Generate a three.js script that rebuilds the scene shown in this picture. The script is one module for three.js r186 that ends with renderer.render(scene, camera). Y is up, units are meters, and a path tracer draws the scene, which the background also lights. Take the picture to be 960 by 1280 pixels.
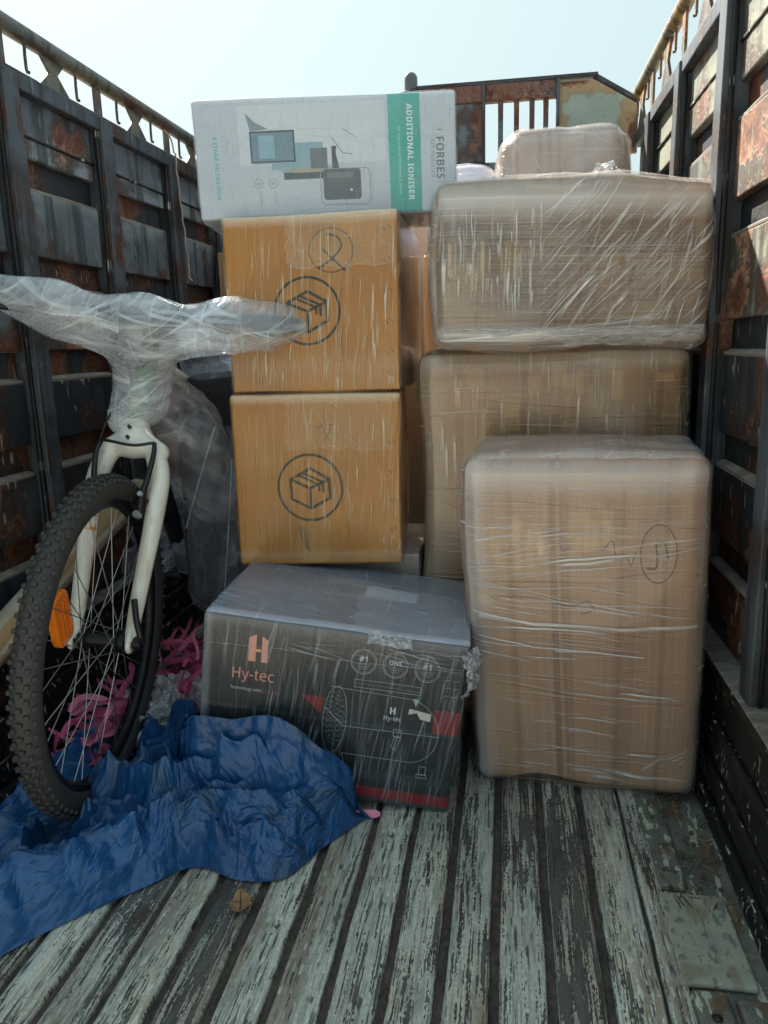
import * as THREE from 'three';
import { mergeGeometries, mergeVertices, toCreasedNormals } from 'three/addons/utils/BufferGeometryUtils.js';
import { MarchingCubes } from 'three/addons/objects/MarchingCubes.js';

// ------------------------------------------------------------------ camera, sky, sun, exposure
const scene = new THREE.Scene();
const camera = new THREE.PerspectiveCamera(66.98, 0.75, 0.05, 400);
camera.position.set(0, 0.95, 0);
camera.rotation.order = 'YXZ';
camera.rotation.set(THREE.MathUtils.degToRad(-12.2), THREE.MathUtils.degToRad(9.3), THREE.MathUtils.degToRad(-1.6));
scene.add(camera);
const renderer = new THREE.WebGLRenderer({ antialias: true });
renderer.setSize(768, 1024);
renderer.toneMapping = THREE.LinearToneMapping;
renderer.toneMappingExposure = 2.92;
renderer.shadowMap.enabled = true;

const sunAz = THREE.MathUtils.degToRad(38), sunEl = THREE.MathUtils.degToRad(39.5);
const sunDir = new THREE.Vector3(-Math.sin(sunAz) * Math.cos(sunEl), Math.sin(sunEl), -Math.cos(sunAz) * Math.cos(sunEl));
{
  const W = 256, H = 128, a = new Float32Array(W * H * 4), d = new THREE.Vector3();
  for (let j = 0; j < H; j++) for (let i = 0; i < W; i++) {
    const th = ((j + 0.5) / H - 0.5) * Math.PI, ph = ((i + 0.5) / W - 0.5) * 2 * Math.PI;
    d.set(Math.cos(th) * Math.cos(ph), Math.sin(th), Math.cos(th) * Math.sin(ph));
    const up = Math.max(0, d.y), c = Math.max(0, d.dot(sunDir));
    const haze = Math.exp(-up * 3.2);
    const blue = [0.52, 0.76, 0.88], pale = [0.76, 0.90, 0.90];
    const glow = 0.42 * Math.pow(c, 4) + 0.9 * Math.pow(c, 40);
    const o = (j * W + i) * 4, w = Math.min(1, 0.2 + haze * 0.55 + 0.55 * Math.pow(c, 3));
    for (let k = 0; k < 3; k++) a[o + k] = ((blue[k] * (1 - w) + pale[k] * w) * 0.95 + glow * [1, 0.98, 0.92][k] * 0.68) * 0.348;
    a[o + 3] = 1;
  }
  const t = new THREE.DataTexture(a, W, H, THREE.RGBAFormat, THREE.FloatType);
  t.mapping = THREE.EquirectangularReflectionMapping; t.magFilter = THREE.LinearFilter; t.minFilter = THREE.LinearFilter; t.needsUpdate = true;
  scene.background = t; scene.environment = t;
}
const sun = new THREE.DirectionalLight(new THREE.Color(1, 0.93, 0.82), 5);
sun.position.copy(sunDir).multiplyScalar(12); sun.castShadow = true; sun.shadow.radius = 2;
Object.assign(sun.shadow.camera, { left: -5, right: 5, top: 5, bottom: -5, near: 0.5, far: 40 });
sun.shadow.mapSize.set(2048, 2048);
scene.add(sun); scene.add(sun.target);

// ------------------------------------------------------------------ helpers
function rngOf(s) { let a = (s * 2654435761) >>> 0 || 1; return () => { a = (a + 0x6D2B79F5) >>> 0; let t = Math.imul(a ^ (a >>> 15), a | 1); t ^= t + Math.imul(t ^ (t >>> 7), t | 61); return ((t ^ (t >>> 14)) >>> 0) / 4294967296; }; }
const V = (x, y, z) => new THREE.Vector3(x, y, z);
const lerp = (a, b, t) => a + (b - a) * t, clamp = (x, a, b) => Math.min(b, Math.max(a, x));
const sstep = (a, b, x) => { const t = clamp((x - a) / (b - a), 0, 1); return t * t * (3 - 2 * t); };
function hash3(x, y, z, s) { let h = Math.imul(x, 374761393) ^ Math.imul(y, 668265263) ^ Math.imul(z, 2147483647 ^ 0x1b873593) ^ Math.imul(s, 1274126177); h = Math.imul(h ^ (h >>> 13), 1274126177); return ((h ^ (h >>> 16)) >>> 0) / 4294967296; }
function n2(x, y, s, px = 0, py = 0) {           // value noise 0..1, tiling with integer periods when given
  const xi = Math.floor(x), yi = Math.floor(y), fx = x - xi, fy = y - yi, u = fx * fx * (3 - 2 * fx), v = fy * fy * (3 - 2 * fy);
  const wx = k => px ? ((k % px) + px) % px : k, wy = k => py ? ((k % py) + py) % py : k;
  const x0 = wx(xi), x1 = wx(xi + 1), y0 = wy(yi), y1 = wy(yi + 1);
  return lerp(lerp(hash3(x0, y0, 0, s), hash3(x1, y0, 0, s), u), lerp(hash3(x0, y1, 0, s), hash3(x1, y1, 0, s), u), v);
}
function fbm2(x, y, s, px, py, oct = 4) { let a = 0, w = 0.5, t = 0; for (let o = 0; o < oct; o++) { a += w * n2(x, y, s + o, px, py); t += w; w *= 0.5; x *= 2; y *= 2; px *= 2; py *= 2; } return a / t; }
function n3(x, y, z, s) {
  const xi = Math.floor(x), yi = Math.floor(y), zi = Math.floor(z), fx = x - xi, fy = y - yi, fz = z - zi;
  const u = fx * fx * (3 - 2 * fx), v = fy * fy * (3 - 2 * fy), w = fz * fz * (3 - 2 * fz), h = (i, j, k) => hash3(xi + i, yi + j, zi + k, s);
  return lerp(lerp(lerp(h(0, 0, 0), h(1, 0, 0), u), lerp(h(0, 1, 0), h(1, 1, 0), u), v), lerp(lerp(h(0, 0, 1), h(1, 0, 1), u), lerp(h(0, 1, 1), h(1, 1, 1), u), v), w) * 2 - 1;
}
// names, things, parts
const used = {};
function numbered(n) { const k = used[n] = (used[n] ?? -1) + 1; return k ? `${n}_${String(k).padStart(3, '0')}` : n; }
function shade(o) { o.traverse(m => { if (m.isMesh) { m.castShadow = true; m.receiveShadow = true; } }); return o; }
function thing(name, label, category, pos = [0, 0, 0], group) {
  const g = new THREE.Group(); g.name = numbered(name); g.position.set(...pos); g.userData = { label, category }; if (group) g.userData.group = group; scene.add(g); return g;
}
function part(name, geo, mat, parent, label) { const m = new THREE.Mesh(geo, mat); m.name = name; if (label) m.userData.label = label; parent.add(m); m.castShadow = m.receiveShadow = true; return m; }
function grp(name, parent) { const g = new THREE.Group(); g.name = name; parent.add(g); return g; }
const single = (name, label, category, geo, mat, group) => { const m = part(numbered(name), geo, mat, scene); m.userData = { label, category }; if (group) m.userData.group = group; return m; };

// rounded, dented box, origin at the centre of its base; six material groups in BoxGeometry's order
function softBox(w, h, d, o = {}) {
  const { r = 0.004, n = [1, 1, 1], k = 1, amp = 0, freq = 6, amp2 = 0, freq2 = 20, bulge = 0, seed = 1, off = 0, uv = null, uo = [0, 0], deform = null } = o;
  const N = Array.isArray(n) ? n : [n, n, n];
  const line = (L, m) => { const a = []; for (let i = 0; i <= k; i++) a.push(-L / 2 + r * i / k); for (let i = 1; i < m; i++) a.push(lerp(-L / 2 + r, L / 2 - r, i / m)); for (let i = k; i >= 0; i--) a.push(L / 2 - r * i / k); return a; };
  const D = [w, h, d], F = [[0, 1, 2, -1, 1, 1], [0, -1, 2, 1, 1, 1], [1, 1, 0, 1, 2, -1], [1, -1, 0, 1, 2, 1], [2, 1, 0, 1, 1, 1], [2, -1, 0, -1, 1, 1]];
  const pos = [], uvs = [], idx = [], groups = [], keyOf = new Map(), same = [];
  for (const [na, ns, ua, us, va, vs] of F) {
    const A = line(D[ua], N[ua]), B = line(D[va], N[va]), base = pos.length / 3, start = idx.length;
    for (let j = 0; j < B.length; j++) for (let i = 0; i < A.length; i++) {
      const p = [0, 0, 0]; p[na] = ns * D[na] / 2; p[ua] = us * A[i]; p[va] = vs * B[j];
      const q = p.map((x, c) => clamp(x, -D[c] / 2 + r, D[c] / 2 - r)), e = p.map((x, c) => x - q[c]), l = Math.hypot(...e) || 1, nn = e.map(x => x / l);
      let f = r + off;
      if (amp) f += amp * n3(p[0] * freq + seed * 7.3, p[1] * freq, p[2] * freq, seed);
      if (amp2) f += amp2 * n3(p[0] * freq2 + seed * 3.1, p[1] * freq2, p[2] * freq2, seed + 5);
      if (bulge) { const s = A[i] / D[ua] * 2, t = B[j] / D[va] * 2; f += bulge * (1 - s * s) * (1 - t * t); }
      let x = q.map((c, m) => c + nn[m] * f); x[1] += h / 2;
      if (deform) x = deform(x[0], x[1], x[2], na, ns);
      const key = p.map(c => c.toFixed(5)).join(); if (!keyOf.has(key)) keyOf.set(key, keyOf.size); same.push(keyOf.get(key));
      pos.push(...x);
      const U = A[i] + D[ua] / 2, W = B[j] + D[va] / 2;
      uvs.push(uv ? U / uv[0] + uo[0] : U / D[ua], uv ? W / uv[1] + uo[1] : W / D[va]);
    }
    const nA = A.length;
    for (let j = 0; j < B.length - 1; j++) for (let i = 0; i < nA - 1; i++) { const a = base + j * nA + i, b = a + 1, c = a + nA, e = c + 1; idx.push(a, b, e, a, e, c); }
    groups.push([start, idx.length - start]);
  }
  const g = new THREE.BufferGeometry(); g.setAttribute('position', new THREE.Float32BufferAttribute(pos, 3)); g.setAttribute('uv', new THREE.Float32BufferAttribute(uvs, 2)); g.setIndex(idx);
  groups.forEach(([s, c], i) => g.addGroup(s, c, i));
  const acc = new Float32Array(keyOf.size * 3), ab = V(), ac = V();
  const P = i => V(pos[i * 3], pos[i * 3 + 1], pos[i * 3 + 2]);
  for (let i = 0; i < idx.length; i += 3) { const a = P(idx[i]); ab.copy(P(idx[i + 1])).sub(a); ac.copy(P(idx[i + 2])).sub(a); ab.cross(ac); for (let c = 0; c < 3; c++) { const s = same[idx[i + c]] * 3; acc[s] += ab.x; acc[s + 1] += ab.y; acc[s + 2] += ab.z; } }
  const nor = new Float32Array(pos.length);
  for (let i = 0; i < same.length; i++) { const s = same[i] * 3, l = Math.hypot(acc[s], acc[s + 1], acc[s + 2]) || 1; for (let c = 0; c < 3; c++) nor[i * 3 + c] = acc[s + c] / l; }
  g.setAttribute('normal', new THREE.Float32BufferAttribute(nor, 3));
  return g;
}
const flat = g => { g.clearGroups(); return g; };
const moved = (g, x, y, z, rx = 0, ry = 0, rz = 0) => { g.applyMatrix4(new THREE.Matrix4().compose(V(x, y, z), new THREE.Quaternion().setFromEuler(new THREE.Euler(rx, ry, rz)), V(1, 1, 1))); return g; };
function tube(pts, r, seg = 24, rs = 8, closed = false) { return new THREE.TubeGeometry(new THREE.CatmullRomCurve3(pts.map(p => V(...p)), closed), seg, r, rs, closed); }
function rod(a, b, r0, r1 = r0, rs = 14) { const A = V(...a), B = V(...b), g = new THREE.CylinderGeometry(r1, r0, A.distanceTo(B), rs, 1); g.applyQuaternion(new THREE.Quaternion().setFromUnitVectors(V(0, 1, 0), B.clone().sub(A).normalize())); const m = A.add(B).multiplyScalar(0.5); g.translate(m.x, m.y, m.z); return g; }
function taperTube(pts, radii, seg = 30, rs = 14, flatten = 1) {   // a tube whose radius follows the list
  const c = new THREE.CatmullRomCurve3(pts.map(p => V(...p))), g = new THREE.TubeGeometry(c, seg, 1, rs), p = g.attributes.position, n = g.attributes.normal;
  for (let i = 0; i <= seg; i++) { const t = i / seg, q = c.getPointAt(t), f = t * (radii.length - 1), k = Math.min(radii.length - 2, Math.floor(f)), r = lerp(radii[k], radii[k + 1], f - k); for (let j = 0; j <= rs; j++) { const m = i * (rs + 1) + j; p.setXYZ(m, q.x + n.getX(m) * r, q.y + n.getY(m) * r, q.z + n.getZ(m) * r * flatten); } }
  g.computeVertexNormals(); return g;
}
function merge(list) { return mergeGeometries(list.map(g => { const q = g.index ? g.toNonIndexed() : g.clone(); for (const k of Object.keys(q.attributes)) if (!['position', 'normal', 'uv'].includes(k)) q.deleteAttribute(k); q.clearGroups(); return q; })); }
// blob of capsules meshed as one skin
function skin(caps, lo, hi, res, k, bumpFn) {
  const mc = new MarchingCubes(res, new THREE.MeshBasicMaterial(), false, false, 120000), S = hi.map((h, i) => h - lo[i]);
  const sd = (x, y, z) => { let d = 1e9; for (const [a, b, ra, rb] of caps) { const bx = b[0] - a[0], by = b[1] - a[1], bz = b[2] - a[2], px = x - a[0], py = y - a[1], pz = z - a[2]; const t = clamp((px * bx + py * by + pz * bz) / (bx * bx + by * by + bz * bz + 1e-9), 0, 1); const e = Math.hypot(px - bx * t, py - by * t, pz - bz * t) - lerp(ra, rb, t); const h = clamp(0.5 + 0.5 * (e - d) / k, 0, 1); d = d > 1e8 ? e : lerp(e, d, h) - k * h * (1 - h); } return d + (bumpFn ? bumpFn(x, y, z) : 0); };
  const half = res / 2;
  for (let z = 0; z < res; z++) for (let y = 0; y < res; y++) for (let x = 0; x < res; x++) mc.field[x + y * res + z * res * res] = -sd(lo[0] + S[0] * x / res, lo[1] + S[1] * y / res, lo[2] + S[2] * z / res);
  mc.isolation = 0; mc.update();
  const n = mc.count, p = new Float32Array(n * 3);
  for (let i = 0; i < n; i++) for (let c = 0; c < 3; c++) p[i * 3 + c] = lo[c] + S[c] * (mc.positionArray[i * 3 + c] * half + half) / res;
  let g = new THREE.BufferGeometry(); g.setAttribute('position', new THREE.BufferAttribute(p, 3)); g = mergeVertices(g, 1e-5); g.computeVertexNormals();
  return g;
}
function planarUV(g, fn) { const p = g.attributes.position, a = new Float32Array(p.count * 2); for (let i = 0; i < p.count; i++) { const [u, v] = fn(p.getX(i), p.getY(i), p.getZ(i)); a[i * 2] = u; a[i * 2 + 1] = v; } g.setAttribute('uv', new THREE.BufferAttribute(a, 2)); return g; }
function crumple(w, h, nx, ny, amp, seed, bend = 0) {              // a crumpled piece of thin film
  const g = new THREE.PlaneGeometry(w, h, nx, ny), p = g.attributes.position;
  for (let i = 0; i < p.count; i++) { const x = p.getX(i), y = p.getY(i), s = 1 / Math.max(w, h); const rd = (f, q) => Math.abs(n3(x * f * s, y * f * s, q, seed)); p.setXYZ(i, x + amp * 0.8 * n3(x * 7 * s, y * 7 * s, 2.2, seed + 1), y + amp * 0.8 * n3(x * 7 * s, y * 7 * s, 5.2, seed + 2), amp * (1.6 * rd(5, 0.3) + 0.9 * rd(11, 1.3) + 0.4 * rd(23, 4.3)) - bend * (x * x + y * y)); }
  g.computeVertexNormals(); return g;
}
// textures
function dataTex(W, H, fn, srgb = true) { const a = new Uint8Array(W * H * 4); for (let j = 0; j < H; j++) for (let i = 0; i < W; i++) { const c = fn(i / W, j / H, i, j), o = (j * W + i) * 4; a[o] = clamp(c[0], 0, 255); a[o + 1] = clamp(c[1], 0, 255); a[o + 2] = clamp(c[2], 0, 255); a[o + 3] = 255; } const t = new THREE.DataTexture(a, W, H); if (srgb) t.colorSpace = THREE.SRGBColorSpace; t.wrapS = t.wrapT = THREE.RepeatWrapping; t.magFilter = THREE.LinearFilter; t.minFilter = THREE.LinearFilter; t.needsUpdate = true; return t; }
function canvasTex(W, H, draw, srgb = true) { const c = document.createElement('canvas'); c.width = W; c.height = H; const x = c.getContext('2d'); draw(x, W, H); const t = new THREE.CanvasTexture(c); if (srgb) t.colorSpace = THREE.SRGBColorSpace; t.wrapS = t.wrapT = THREE.RepeatWrapping; return t; }
const mix3 = (a, b, t) => [lerp(a[0], b[0], t), lerp(a[1], b[1], t), lerp(a[2], b[2], t)];
const std = o => new THREE.MeshStandardMaterial(o), phy = o => new THREE.MeshPhysicalMaterial(o);
const lin = (r, g, b) => new THREE.Color().setRGB(r, g, b);

// ------------------------------------------------------------------ truck materials
function rustyPaint(seed, paint, paint2, rust, rustAt, scratch, H = 768) {
  const hgt = new Float32Array(H * H);
  const map = dataTex(H, H, (u, v, i, j) => {
    const a = fbm2(u * 5, v * 5, seed, 5, 5, 5), b = fbm2(u * 14, v * 14, seed + 20, 14, 14, 4), drip = fbm2(u * 40, v * 4, seed + 40, 40, 4, 3), f = n2(u * 190, v * 190, seed + 60, 190, 190);
    let c = mix3(paint, paint2, sstep(0.35, 0.65, fbm2(u * 3, v * 8, seed + 11, 3, 8, 4)));
    c = mix3(c, [24, 24, 26], 0.5 * sstep(0.5, 0.75, drip));
    const e = a * 0.66 + b * 0.34 + (f - 0.5) * 0.06, m = sstep(rustAt, rustAt + 0.05, e) * (0.62 + 0.38 * sstep(0.35, 0.6, b)), edge = sstep(rustAt - 0.09, rustAt, e) * (1 - m);
    const rc = mix3(rust, [66, 38, 28], sstep(0.35, 0.7, b) * 0.75);
    c = mix3(c, [60, 44, 38], edge * 0.7); c = mix3(c, rc.map(x => x * (0.82 + 0.36 * f)), m);
    const sc = sstep(0.80, 0.86, n2(u * 120, v * 30, seed + 70, 120, 30)) * sstep(0.55, 0.7, n2(u * 9, v * 9, seed + 71, 9, 9)) * scratch;
    c = mix3(c, [176, 172, 160], sc);
    const dust = (fbm2(u * 7, v * 7, seed + 90, 7, 7, 3) - 0.5) * 26 + (f - 0.5) * 12;
    hgt[j * H + i] = 0.6 - 0.45 * m + 0.2 * (f - 0.5) * (0.3 + m) + edge * 0.3 + 0.2 * (a - 0.5);
    return [c[0] + dust, c[1] + dust, c[2] + dust];
  });
  const bump = dataTex(H, H, (u, v, i, j) => { const x = 255 * hgt[j * H + i]; return [x, x, x]; }, false);
  return { map, bumpMap: bump, bumpScale: 0.0016 };
}
const MT = {};
MT.left = std({ ...rustyPaint(3, [132, 141, 146], [92, 102, 109], [170, 108, 74], 0.545, 0.35), roughness: 0.62, metalness: 0.1 });
MT.right = std({ ...rustyPaint(8, [132, 134, 118], [104, 108, 100], [176, 120, 84], 0.555, 0.3), roughness: 0.6, metalness: 0.05 });
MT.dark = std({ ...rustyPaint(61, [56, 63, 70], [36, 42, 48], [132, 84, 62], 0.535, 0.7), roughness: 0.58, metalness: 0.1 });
MT.post = std({ ...rustyPaint(15, [74, 82, 90], [50, 56, 63], [112, 76, 60], 0.6, 0.4, 512), roughness: 0.55, metalness: 0.15 });
MT.sill = std({ ...rustyPaint(21, [24, 25, 28], [18, 19, 22], [70, 52, 46], 0.66, 1.0, 512), roughness: 0.5, metalness: 0.15 });
MT.head = std({ ...rustyPaint(33, [104, 116, 120], [92, 84, 82], [138, 84, 62], 0.46, 0.3, 512), roughness: 0.7 });
MT.pipe = std({ ...rustyPaint(41, [120, 116, 96], [150, 118, 60], [150, 92, 62], 0.52, 0.2, 512), roughness: 0.55, metalness: 0.1 });
MT.pipeL = std({ ...rustyPaint(45, [92, 96, 92], [110, 100, 78], [112, 84, 70], 0.56, 0.2, 512), roughness: 0.5, metalness: 0.15 });
MT.dust = std({ map: dataTex(256, 256, (u, v) => { const a = fbm2(u * 8, v * 30, 5, 8, 30, 4), b = n2(u * 90, v * 90, 9, 90, 90); return mix3([92, 84, 76], [170, 162, 150], a * 0.8 + b * 0.2); }), roughness: 0.95 });
MT.patina = std({ map: dataTex(512, 512, (u, v) => { const r = Math.min(u, 1 - u, v, 1 - v), a = fbm2(u * 6, v * 6, 51, 6, 6, 5), b = n2(u * 120, v * 120, 52, 120, 120); const m = sstep(0.13, 0.20, r + (a - 0.5) * 0.42); const c = mix3([108, 66, 48], [150, 162, 152], m); const e = sstep(0.02, 0.1, r + (a - 0.5) * 0.35) * (1 - m); return mix3(c, [190, 176, 138], e * 0.7).map(x => x + (b - 0.5) * 16 + (a - 0.5) * 30); }), roughness: 0.75 });

// flaked paint of the floor: 0.5 m across, 2 m along
const floorTex = (() => {
  const W = 1024, H = 2048, hg = new Uint8Array(W * H);
  const map = dataTex(W, H, (u, v, i, j) => {
    const a = fbm2(u * 34, v * 14, 101, 34, 14, 5), b = fbm2(u * 100, v * 26, 111, 100, 26, 4), c = n2(u * 7, v * 6, 121, 7, 6), f = n2(u * 400, v * 500, 131, 400, 500), st = n2(u * 250, v * 22, 141, 250, 22);
    const e = a * 0.42 + b * 0.42 + (st - 0.5) * 0.2 + (c - 0.5) * 0.20 + (f - 0.5) * 0.12 + 0.115;
    const m = sstep(0.475, 0.51, e), rim = sstep(0.455, 0.475, e) * (1 - m);
    let bare = mix3([78, 80, 77], [114, 112, 104], fbm2(u * 50, v * 14, 151, 50, 14, 3)); bare = mix3(bare, [66, 52, 42], sstep(0.6, 0.75, n2(u * 20, v * 24, 161, 20, 24)) * 0.55);
    let p = mix3([196, 197, 186], [206, 199, 180], sstep(0.45, 0.8, n2(u * 14, v * 12, 171, 14, 12))); p = mix3(p, [146, 148, 134], sstep(0.4, 0.75, b) * 0.7); p = mix3(p, [128, 108, 86], sstep(0.55, 0.85, n2(u * 12, v * 8, 177, 12, 8)) * 0.45);
    let k = mix3(bare, p, m); k = mix3(k, [34, 38, 40], rim * 0.6); k = mix3(k, [206, 214, 204], sstep(0.74, 0.80, n2(u * 210, v * 90, 191, 210, 90)) * sstep(0.4, 0.6, c) * 0.75); k = mix3(k, [52, 58, 60], sstep(0.74, 0.80, n2(u * 170, v * 60, 193, 170, 60)) * sstep(0.35, 0.6, b) * 0.7);
    const d = 0.88 + 0.2 * f + 0.25 * (n2(u * 5, v * 11, 181, 5, 11) - 0.5);
    hg[j * W + i] = 90 + 110 * m + 36 * (st - 0.5) + 24 * (f - 0.5);
    return k.map(x => x * d);
  });
  const bump = dataTex(W, H, (u, v, i, j) => { const x = hg[j * W + i]; return [x, x, x]; }, false);
  return { map, bump };
})();
MT.floor = std({ map: floorTex.map, bumpMap: floorTex.bump, bumpScale: 0.0014, roughness: 0.62, metalness: 0.05 });
MT.groove = std({ map: dataTex(256, 512, (u, v) => { const a = fbm2(u * 30, v * 20, 7, 30, 20, 4), b = n2(u * 120, v * 120, 17, 120, 120); return mix3([54, 48, 45], [94, 86, 79], a).map(x => x * (0.8 + 0.4 * b)); }), roughness: 0.95 });
MT.patch = std({ map: dataTex(512, 512, (u, v) => { const a = fbm2(u * 6, v * 9, 201, 6, 9, 5), b = fbm2(u * 30, v * 16, 205, 30, 16, 4), cr = Math.abs(fbm2(u * 5, v * 5, 215, 5, 5, 4) - 0.5); let c = mix3([140, 144, 132], [176, 176, 160], a); c = mix3(c, [104, 112, 104], sstep(0.60, 0.70, b) * 0.8); c = mix3(c, [122, 108, 86], (1 - sstep(0.003, 0.010, cr)) * 0.5); c = mix3(c, [120, 100, 74], sstep(0.55, 0.8, n2(u * 9, v * 5, 219, 9, 5)) * 0.4); return c; }), roughness: 0.6 });
MT.plate = std({ map: dataTex(512, 512, (u, v) => { const a = fbm2(u * 8, v * 12, 231, 8, 12, 5), b = fbm2(u * 24, v * 10, 235, 24, 10, 4), f = n2(u * 140, v * 140, 238, 140, 140); let c = mix3([80, 86, 82], [128, 128, 116], a); c = mix3(c, [176, 184, 164], sstep(0.62, 0.66, b)); c = mix3(c, [104, 78, 56], sstep(0.62, 0.78, n2(u * 11, v * 13, 239, 11, 13)) * 0.6); return c.map(x => x * (0.85 + 0.3 * f)); }), roughness: 0.65, metalness: 0.1 });

// ------------------------------------------------------------------ ground outside
{
  const g = new THREE.PlaneGeometry(600, 600); g.rotateX(-Math.PI / 2);
  const m = part('ground', g, std({ map: (() => { const t = dataTex(256, 256, (u, v) => { const a = fbm2(u * 12, v * 12, 301, 12, 12, 5); return mix3([164, 154, 138], [196, 188, 172], a); }); t.repeat.set(150, 150); return t; })(), roughness: 0.95 }), scene);
  m.position.y = -0.95; m.userData.kind = 'structure';
}

// ------------------------------------------------------------------ the truck
const XL = -1.15, XR = 0.485, ZF = -3.12, ZB = -0.62;
const truck = thing('cargo_truck', 'open rusty cargo truck body with slatted floor, ribbed steel sides and headboard', 'truck', [0, 0, 0]);
{
  const R = rngOf(11);
  const floor = grp('truck_floor', truck);
  part('floor_pan', moved(flat(softBox(1.78, 0.05, ZB - ZF + 0.1, { r: 0.003, uv: [0.4, 0.8] })), -0.33, -0.060, (ZB + ZF) / 2), MT.groove, floor);
  // slats
  const xs = []; for (let x = -1.098; x < 0.2; x += 0.0835) xs.push(x);
  xs.forEach((x, i) => {
    const w = 0.0685 + (R() - 0.5) * 0.004, L = ZB - ZF;
    const g = flat(softBox(w, 0.014, L, { r: 0.0045, k: 2, n: [3, 1, 70], amp: 0.0016, freq: 5, amp2: 0.0012, freq2: 26, seed: 40 + i, uv: [0.5, 2], uo: [R(), R()] }));
    const m = part('floor_slat', g, MT.floor, floor); m.position.set(x + 0.0405 + (R() - 0.5) * 0.003, -0.014 + (R() - 0.5) * 0.002, (ZB + ZF) / 2);
  });
  // flat right-hand strip with welded plates
  const strip = (x0, x1, z0, z1, y, mat, name, seed, r = 0.004, amp = 0.001, hh = 0.012, uv = [0.5, 2]) => part(name, moved(flat(softBox(x1 - x0, hh, z0 - z1, { r, k: 2, n: [6, 1, 24], amp, freq: 7, amp2: amp * 0.8, freq2: 24, seed, uv, uo: [R(), R()] })), (x0 + x1) / 2, y - hh, (z0 + z1) / 2), mat, floor);
  strip(0.236, 0.272, ZB, ZF, 0.001, MT.floor, 'floor_slat', 91);
  strip(0.276, 0.404, ZB, ZF, -0.004, MT.plate, 'floor_plate', 92, 0.003, 0.0015, 0.01, [0.35, 0.6]);
  strip(0.262, 0.372, -1.035, -1.236, 0.0075, MT.patch, 'floor_plate', 93, 0.006, 0.0022, 0.012, [0.16, 0.22]);
  strip(0.268, 0.325, -0.74, -1.028, 0.0085, MT.plate, 'floor_plate', 94, 0.01, 0.0015, 0.012, [0.2, 0.3]);
  strip(0.332, 0.385, -0.72, -1.02, 0.006, MT.plate, 'floor_plate', 95, 0.01, 0.0015, 0.012, [0.2, 0.3]);
  strip(0.266, 0.318, -1.252, -1.62, 0.005, MT.plate, 'floor_plate', 96, 0.009, 0.0015, 0.012, [0.2, 0.3]);
  for (const [x, z, y] of [[0.297, -0.975, 0.0085], [0.297, -0.80, 0.0085], [0.3, -1.56, 0.005], [0.36, -0.80, 0.006]]) part('rivet', new THREE.SphereGeometry(0.008, 10, 6, 0, 6.3, 0, 1.5).scale(1, 0.45, 1).translate(x, y - 0.001, z), MT.sill, floor);

  // side walls
  const ledges = { L: [0.45, 0.665, 0.885, 1.108, 1.335], R: [0.44, 0.665, 0.91, 1.155, 1.385] };
  const posts = { L: [-0.66, -1.28, -1.735, -2.165, -2.61, -3.04], R: [-0.66, -0.93, -1.41, -1.875, -2.345, -2.81] };
  const topY = { L: 1.585, R: 1.665 };
  for (const S of ['L', 'R']) {
    const X = S === 'L' ? XL : XR, s = S === 'L' ? 1 : -1, mat = S === 'L' ? MT.left : MT.right, top = topY[S];
    const wall = grp('side_wall', truck);
    const along = (y0, y1, x0, x1, z0, z1, m, name, o = {}) => {    // box between x0..x1 measured inwards from the wall plane
      const w = x1 - x0, g = softBox(w, y1 - y0, z0 - z1, { r: Math.min(0.004, w * 0.3), k: 2, uv: [1.1, 1.1], uo: o.world ? [(s > 0 ? -(z0 + z1) / 2 - (z0 - z1) / 2 : (z0 + z1) / 2 - (z0 - z1) / 2) / 1.1 + (s > 0 ? 0 : 0.37), y0 / 1.1] : [R(), R()], ...o }); if (!Array.isArray(m)) flat(g);
      const q = part(name, g, m, wall); q.position.set(X + s * (x0 + x1) / 2, y0, (z0 + z1) / 2); return q;
    };
    along(0, top - 0.01, -0.03, -0.004, ZB, ZF, MT.dark, 'backing_sheet', { n: [1, 6, 14], amp: 0.002 });
    // rows of pressed panels between the posts, with a dusty ledge on top of each
    const P = [...posts[S], ZF - 0.03], ys = [0.30, ...ledges[S], top - 0.03];
    for (let b = 0; b < P.length - 1; b++) {
      const z0 = P[b] - 0.036, z1 = P[b + 1] + 0.036;
      for (let k = 0; k < ys.length - 1; k++) {
        const y0 = k === 0 ? ys[0] : ys[k] + 0.072, y1 = ys[k + 1], m = [mat, mat, k < ys.length - 2 ? MT.dust : mat, mat, mat, mat];
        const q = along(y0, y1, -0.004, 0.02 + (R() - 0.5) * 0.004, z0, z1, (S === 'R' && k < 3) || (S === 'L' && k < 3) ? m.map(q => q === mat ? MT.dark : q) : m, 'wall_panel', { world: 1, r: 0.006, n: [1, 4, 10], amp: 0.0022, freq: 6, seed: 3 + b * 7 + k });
        if (k < ys.length - 2) {   // sloped dusty lip
          const lip = along(y1 - 0.001, y1 + 0.009, -0.006, 0.016, z0, z1, MT.dust, 'wall_ledge', { r: 0.004, n: [1, 1, 8], amp: 0.0012, freq: 14, seed: 7 + b + k });
          lip.rotation.z = s * -0.35;
        }
      }
      // weld seam under the top edge
      along(top - 0.135, top - 0.128, 0.012, 0.024, z0, z1, MT.sill, 'weld_seam', { r: 0.002, n: [1, 1, 12], amp: 0.0015, freq: 30 });
    }
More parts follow.
